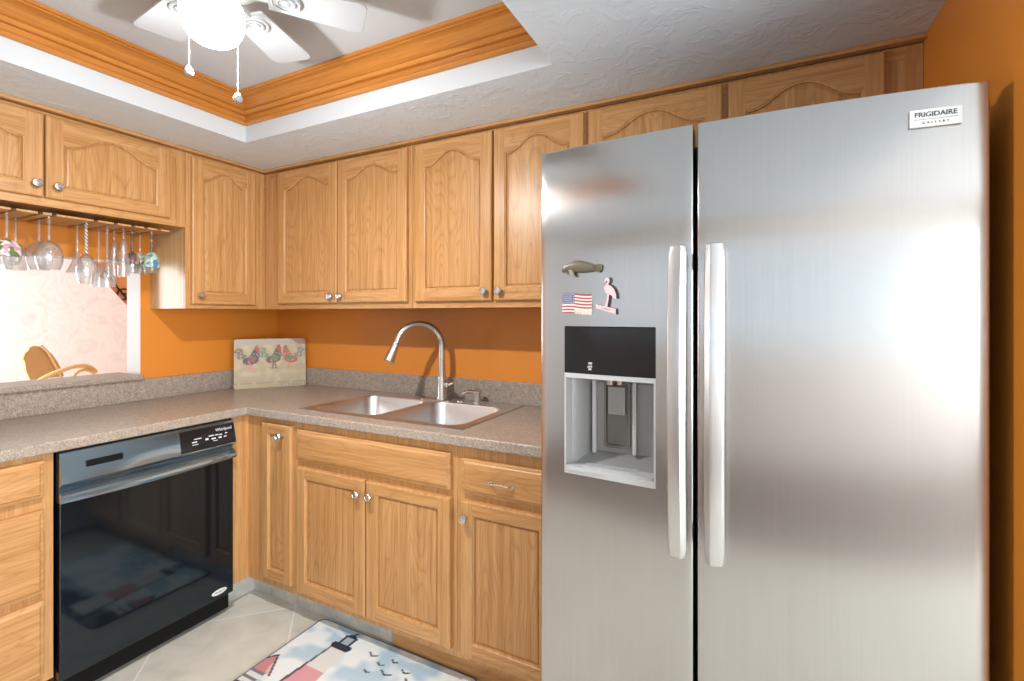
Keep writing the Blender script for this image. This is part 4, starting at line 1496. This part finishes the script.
def wine_glass(name, label, x, y, zrim, rad, bowl_h, stem_mat, bowl_mat, shape='round', foot_r=0.033):
    z0 = 1.7375
    g = thing(name, label, 'wine glass', (x, y, z0), 'glasses hanging from the rack')
    H = z0 - zrim
    sh_ = H - bowl_h
    MB().lathe([(0.0005, 0.0045), (foot_r * 0.5, 0.003), (foot_r, 0.0015), (foot_r, 0.0), (foot_r * 0.4, -0.003), (0.006, -0.007), (0.0005, -0.007)], x, y, z0 + 0.0002, 20).build('foot', m_glass, g, smooth=50)
    rs_ = 0.0056 if stem_mat is m_glass else 0.0062
    pr = [(0.0005, -0.006), (0.0062, -0.006), (rs_, -0.018)]
    nst = 10
    for k in range(1, nst):
        wob = 0.0012 * (k % 2) if stem_mat is not m_glass else 0
        pr.append((rs_ - wob, -0.018 - (sh_ - 0.03) * k / nst))
    pr += [(rs_ + 0.001, -sh_ + 0.004), (0.0005, -sh_ + 0.002)]
    MB().lathe(pr, x, y, z0, 10).build('stem', stem_mat, g, smooth=50)
    out = []
    n = 12
    for k in range(n + 1):
        t = k / n
        if shape == 'round':
            r = rad * min(1.0, sqrt(max(0, 1 - (1 - min(1, t / 0.55)) ** 2)) * (1.0 if t < 0.55 else 1 - 0.25 * ((t - 0.55) / 0.45) ** 2))
        elif shape == 'flute':
            r = rad * (0.25 + 0.75 * sqrt(min(1, t / 0.7))) if t > 0.02 else rad * 0.2
        elif shape == 'flare':
            r = rad * (0.12 + 0.25 * t + 0.63 * t ** 2.2)
        else:
            r = rad * (0.2 + 0.8 * sin(min(1, t / 0.8) * pi / 2))
        out.append((max(r, 0.006), -sh_ - bowl_h * t))
    inn = [(max(r - 0.0016, 0.003), h - (0.003 if k == 0 else 0)) for k, (r, h) in enumerate(out)][::-1]
    inn.append((0.0005, out[0][1] - 0.003))
    bw = [(0.0005, out[0][1] + 0.002)] + out + inn
    if isinstance(bowl_mat, tuple):
        mb = MB()
        cut = 1 + int(n * bowl_mat[1])
        mb.lathe(bw, x, y, z0, 24)
        nf = 24
        for fi in range(len(mb.f) - 2):
            ringk = fi // nf
            mb.m[fi] = 1 if bowl_mat[2] <= ringk < cut and ringk <= n else 0
        mb.build('bowl', [m_glass, bowl_mat[0]], g, smooth=50)
    else:
        MB().lathe(bw, x, y, z0, 24).build('bowl', bowl_mat, g, smooth=50)
    return g


CAMX, CAMY, TH = 2.7304, -2.0566, radians(26.927)
GL = [
    ('wine_glass', 'wine glass with pink and green painted flowers, leftmost hanging glass', 0.222, -1.3095, 1.528, 0.042, 0.098, m_glass, (m_flowers, 0.7, 2), 'round'),
    ('wine_glass', 'clear balloon wine glass hanging just right of the flower painted one', 0.060, -1.2350, 1.520, 0.042, 0.110, m_glass, m_glass, 'round'),
    ('wine_glass', 'clear balloon wine glass half hidden behind another, left of the cocktail glass', 0.150, -1.1940, 1.520, 0.041, 0.115, m_glass, m_glass, 'round'),
    ('wine_glass', 'large clear balloon wine glass in front, next left of the cocktail glass', 0.238, -1.1940, 1.518, 0.043, 0.115, m_glass, m_glass, 'round'),
    ('cocktail_glass', 'flared clear cocktail glass hanging behind the striped twisted stem glass', 0.122, -1.0610, 1.520, 0.040, 0.120, m_glass, m_glass, 'flare'),
    ('wine_glass', 'wine glass with a black and white striped twisted stem, lowest at its front slot', 0.200, -1.0610, 1.472, 0.034, 0.125, m_braid, m_glass, 'round'),
    ('wine_glass', 'slim clear wine glass hanging right after the striped twisted stem glass', 0.138, -0.9920, 1.462, 0.029, 0.105, m_glass, m_glass, 'tulip'),
    ('wine_glass', 'slim clear wine glass hanging left of the two flutes', 0.211, -0.9920, 1.462, 0.029, 0.105, m_glass, m_glass, 'tulip'),
    ('champagne_flute', 'clear champagne flute nearer the slim wine glasses', 0.120, -0.9270, 1.510, 0.022, 0.165, m_glass, m_glass, 'flute'),
    ('champagne_flute', 'clear champagne flute nearer the plum beaded glass', 0.202, -0.9270, 1.512, 0.022, 0.165, m_glass, m_glass, 'flute'),
    ('wine_glass', 'beaded stem glass with a plum painted bowl', 0.165, -0.8770, 1.532, 0.031, 0.095, m_plum, (m_plum, 0.65, 0), 'round'),
    ('wine_glass', 'pale mint painted wine glass near the cabinet side', 0.120, -0.8240, 1.534, 0.033, 0.100, m_glass, (m_mint, 0.8, 0), 'round'),
    ('wine_glass', 'blue and green painted wine glass beside the tall cabinet', 0.220, -0.8240, 1.534, 0.034, 0.098, m_plum, (m_jewel, 0.75, 0), 'round'),
]
for nm, lb, x, y, zr, rd, bh, sm, bmt, shp in GL:
    wine_glass(nm, lb, x, y, zr, rd, bh, sm, bmt, shp, 0.029 if shp in ('flute', 'tulip') or isinstance(bmt, tuple) else 0.034)

# ------------------------------------------------------------------ rattan chair and wall scroll in the far room
RC = Vector((-4.05, 0.36, 0))
rc = thing('rattan_chair', 'honey coloured rattan armchair seen through the pass-through opening', 'chair', RC)
ra = radians(20)
TR = lambda a, b, c: tuple(RC + Vector((a * cos(ra) - b * sin(ra), a * sin(ra) + b * cos(ra), c)))
# local: +a is the chair's front, b across; the fan back leans to one side of the curved arm rail
fan = [(-0.17, 0.64), (-0.185, 0.74), (-0.175, 0.84), (-0.185, 0.87), (-0.15, 0.93), (-0.125, 0.945), (-0.10, 0.985), (-0.055, 1.0), (-0.01, 0.985), (0.03, 0.955), (0.065, 0.90), (0.09, 0.82), (0.11, 0.72), (0.115, 0.64)]
mb = MB(lambda b, c, a: TR(-0.22 - 0.3 * (c - 0.6) + a + 0.5 * b * b, b, c))
mb.prism([(x * 1.15 + 0.10, y) for x, y in fan], -0.010, 0.010)
wv = mb.build('back_weave', m_weave, rc)
mb = MB()
mb.tube([TR(-0.19, 0.20, 0.62), TR(-0.235, 0.165, 0.78), TR(-0.28, 0.125, 0.93), TR(-0.31, 0.08, 1.0)], 0.014, 8)
mb.build('back_post', m_rattan, rc, smooth=60)
arm = [TR(0.10 + 0.10 * sin(pi * t), -0.27 + 0.60 * t, 0.655 + 0.11 * sin(pi * min(1, t * 1.0)) ** 0.8 + 0.03 * t) for t in [k / 20 for k in range(21)]]
MB().tube(arm, 0.022, 8).build('arm_rail', m_rattan, rc, smooth=60)
loop = [TR(0.16, 0.14 + 0.13 * cos(pi * k / 14), 0.60 + 0.13 * sin(pi * k / 14)) for k in range(15)]
MB().tube(loop, 0.018, 8).build('arm_loop', m_rattan, rc, smooth=60)
loop = [TR(0.12, -0.25 + 0.06 * cos(pi * k / 10), 0.56 + 0.10 * sin(pi * k / 10)) for k in range(11)]
MB().tube(loop, 0.016, 8).build('arm_loop', m_rattan, rc, smooth=60)
MB(TR).loops([rrect(-0.25, 0.22, -0.27, 0.28, 0.08, 0.38), rrect(-0.25, 0.22, -0.27, 0.28, 0.08, 0.42)], 0, True, True).build('seat', m_rattan, rc)
MB(TR).loops([rrect(-0.22, 0.20, -0.24, 0.24, 0.10, 0.421), rrect(-0.24, 0.21, -0.26, 0.26, 0.12, 0.50), rrect(-0.21, 0.18, -0.22, 0.22, 0.10, 0.62)], 0, True, True).build('cushion', m_cushion, rc, smooth=60)
for a, b in ((0.19, 0.26), (0.19, -0.25), (-0.22, 0.24), (-0.22, -0.24)):
    MB().tube([TR(a, b, 0.60), TR(a * 1.02, b * 1.02, 0.38), TR(a * 1.08, b * 1.06, 0.0)], 0.018, 8).build('leg', m_rattan, rc, smooth=60)

sc = []
for k in range(40):
    t = k / 39
    r = 0.13 * (1 - t * 0.8)
    q = 2 * pi * 1.4 * t
    sc.append((-7.08, 2.33 + r * cos(q), 1.68 + r * sin(q)))
so_ = MB().tube(sc, 0.012, 6)
so_.tube([(-7.08, 2.05, 2.1), (-7.08, 2.15, 1.95), (-7.08, 2.25, 1.8), (-7.08, 2.40, 1.6)], 0.012, 6)
q_ = so_.build('wall_scroll', m_iron, smooth=60, base=(-7.08, 2.33, 1.68))
tag(q_, 'dark iron scroll on the peach wall beyond the pass-through', 'wall decor')
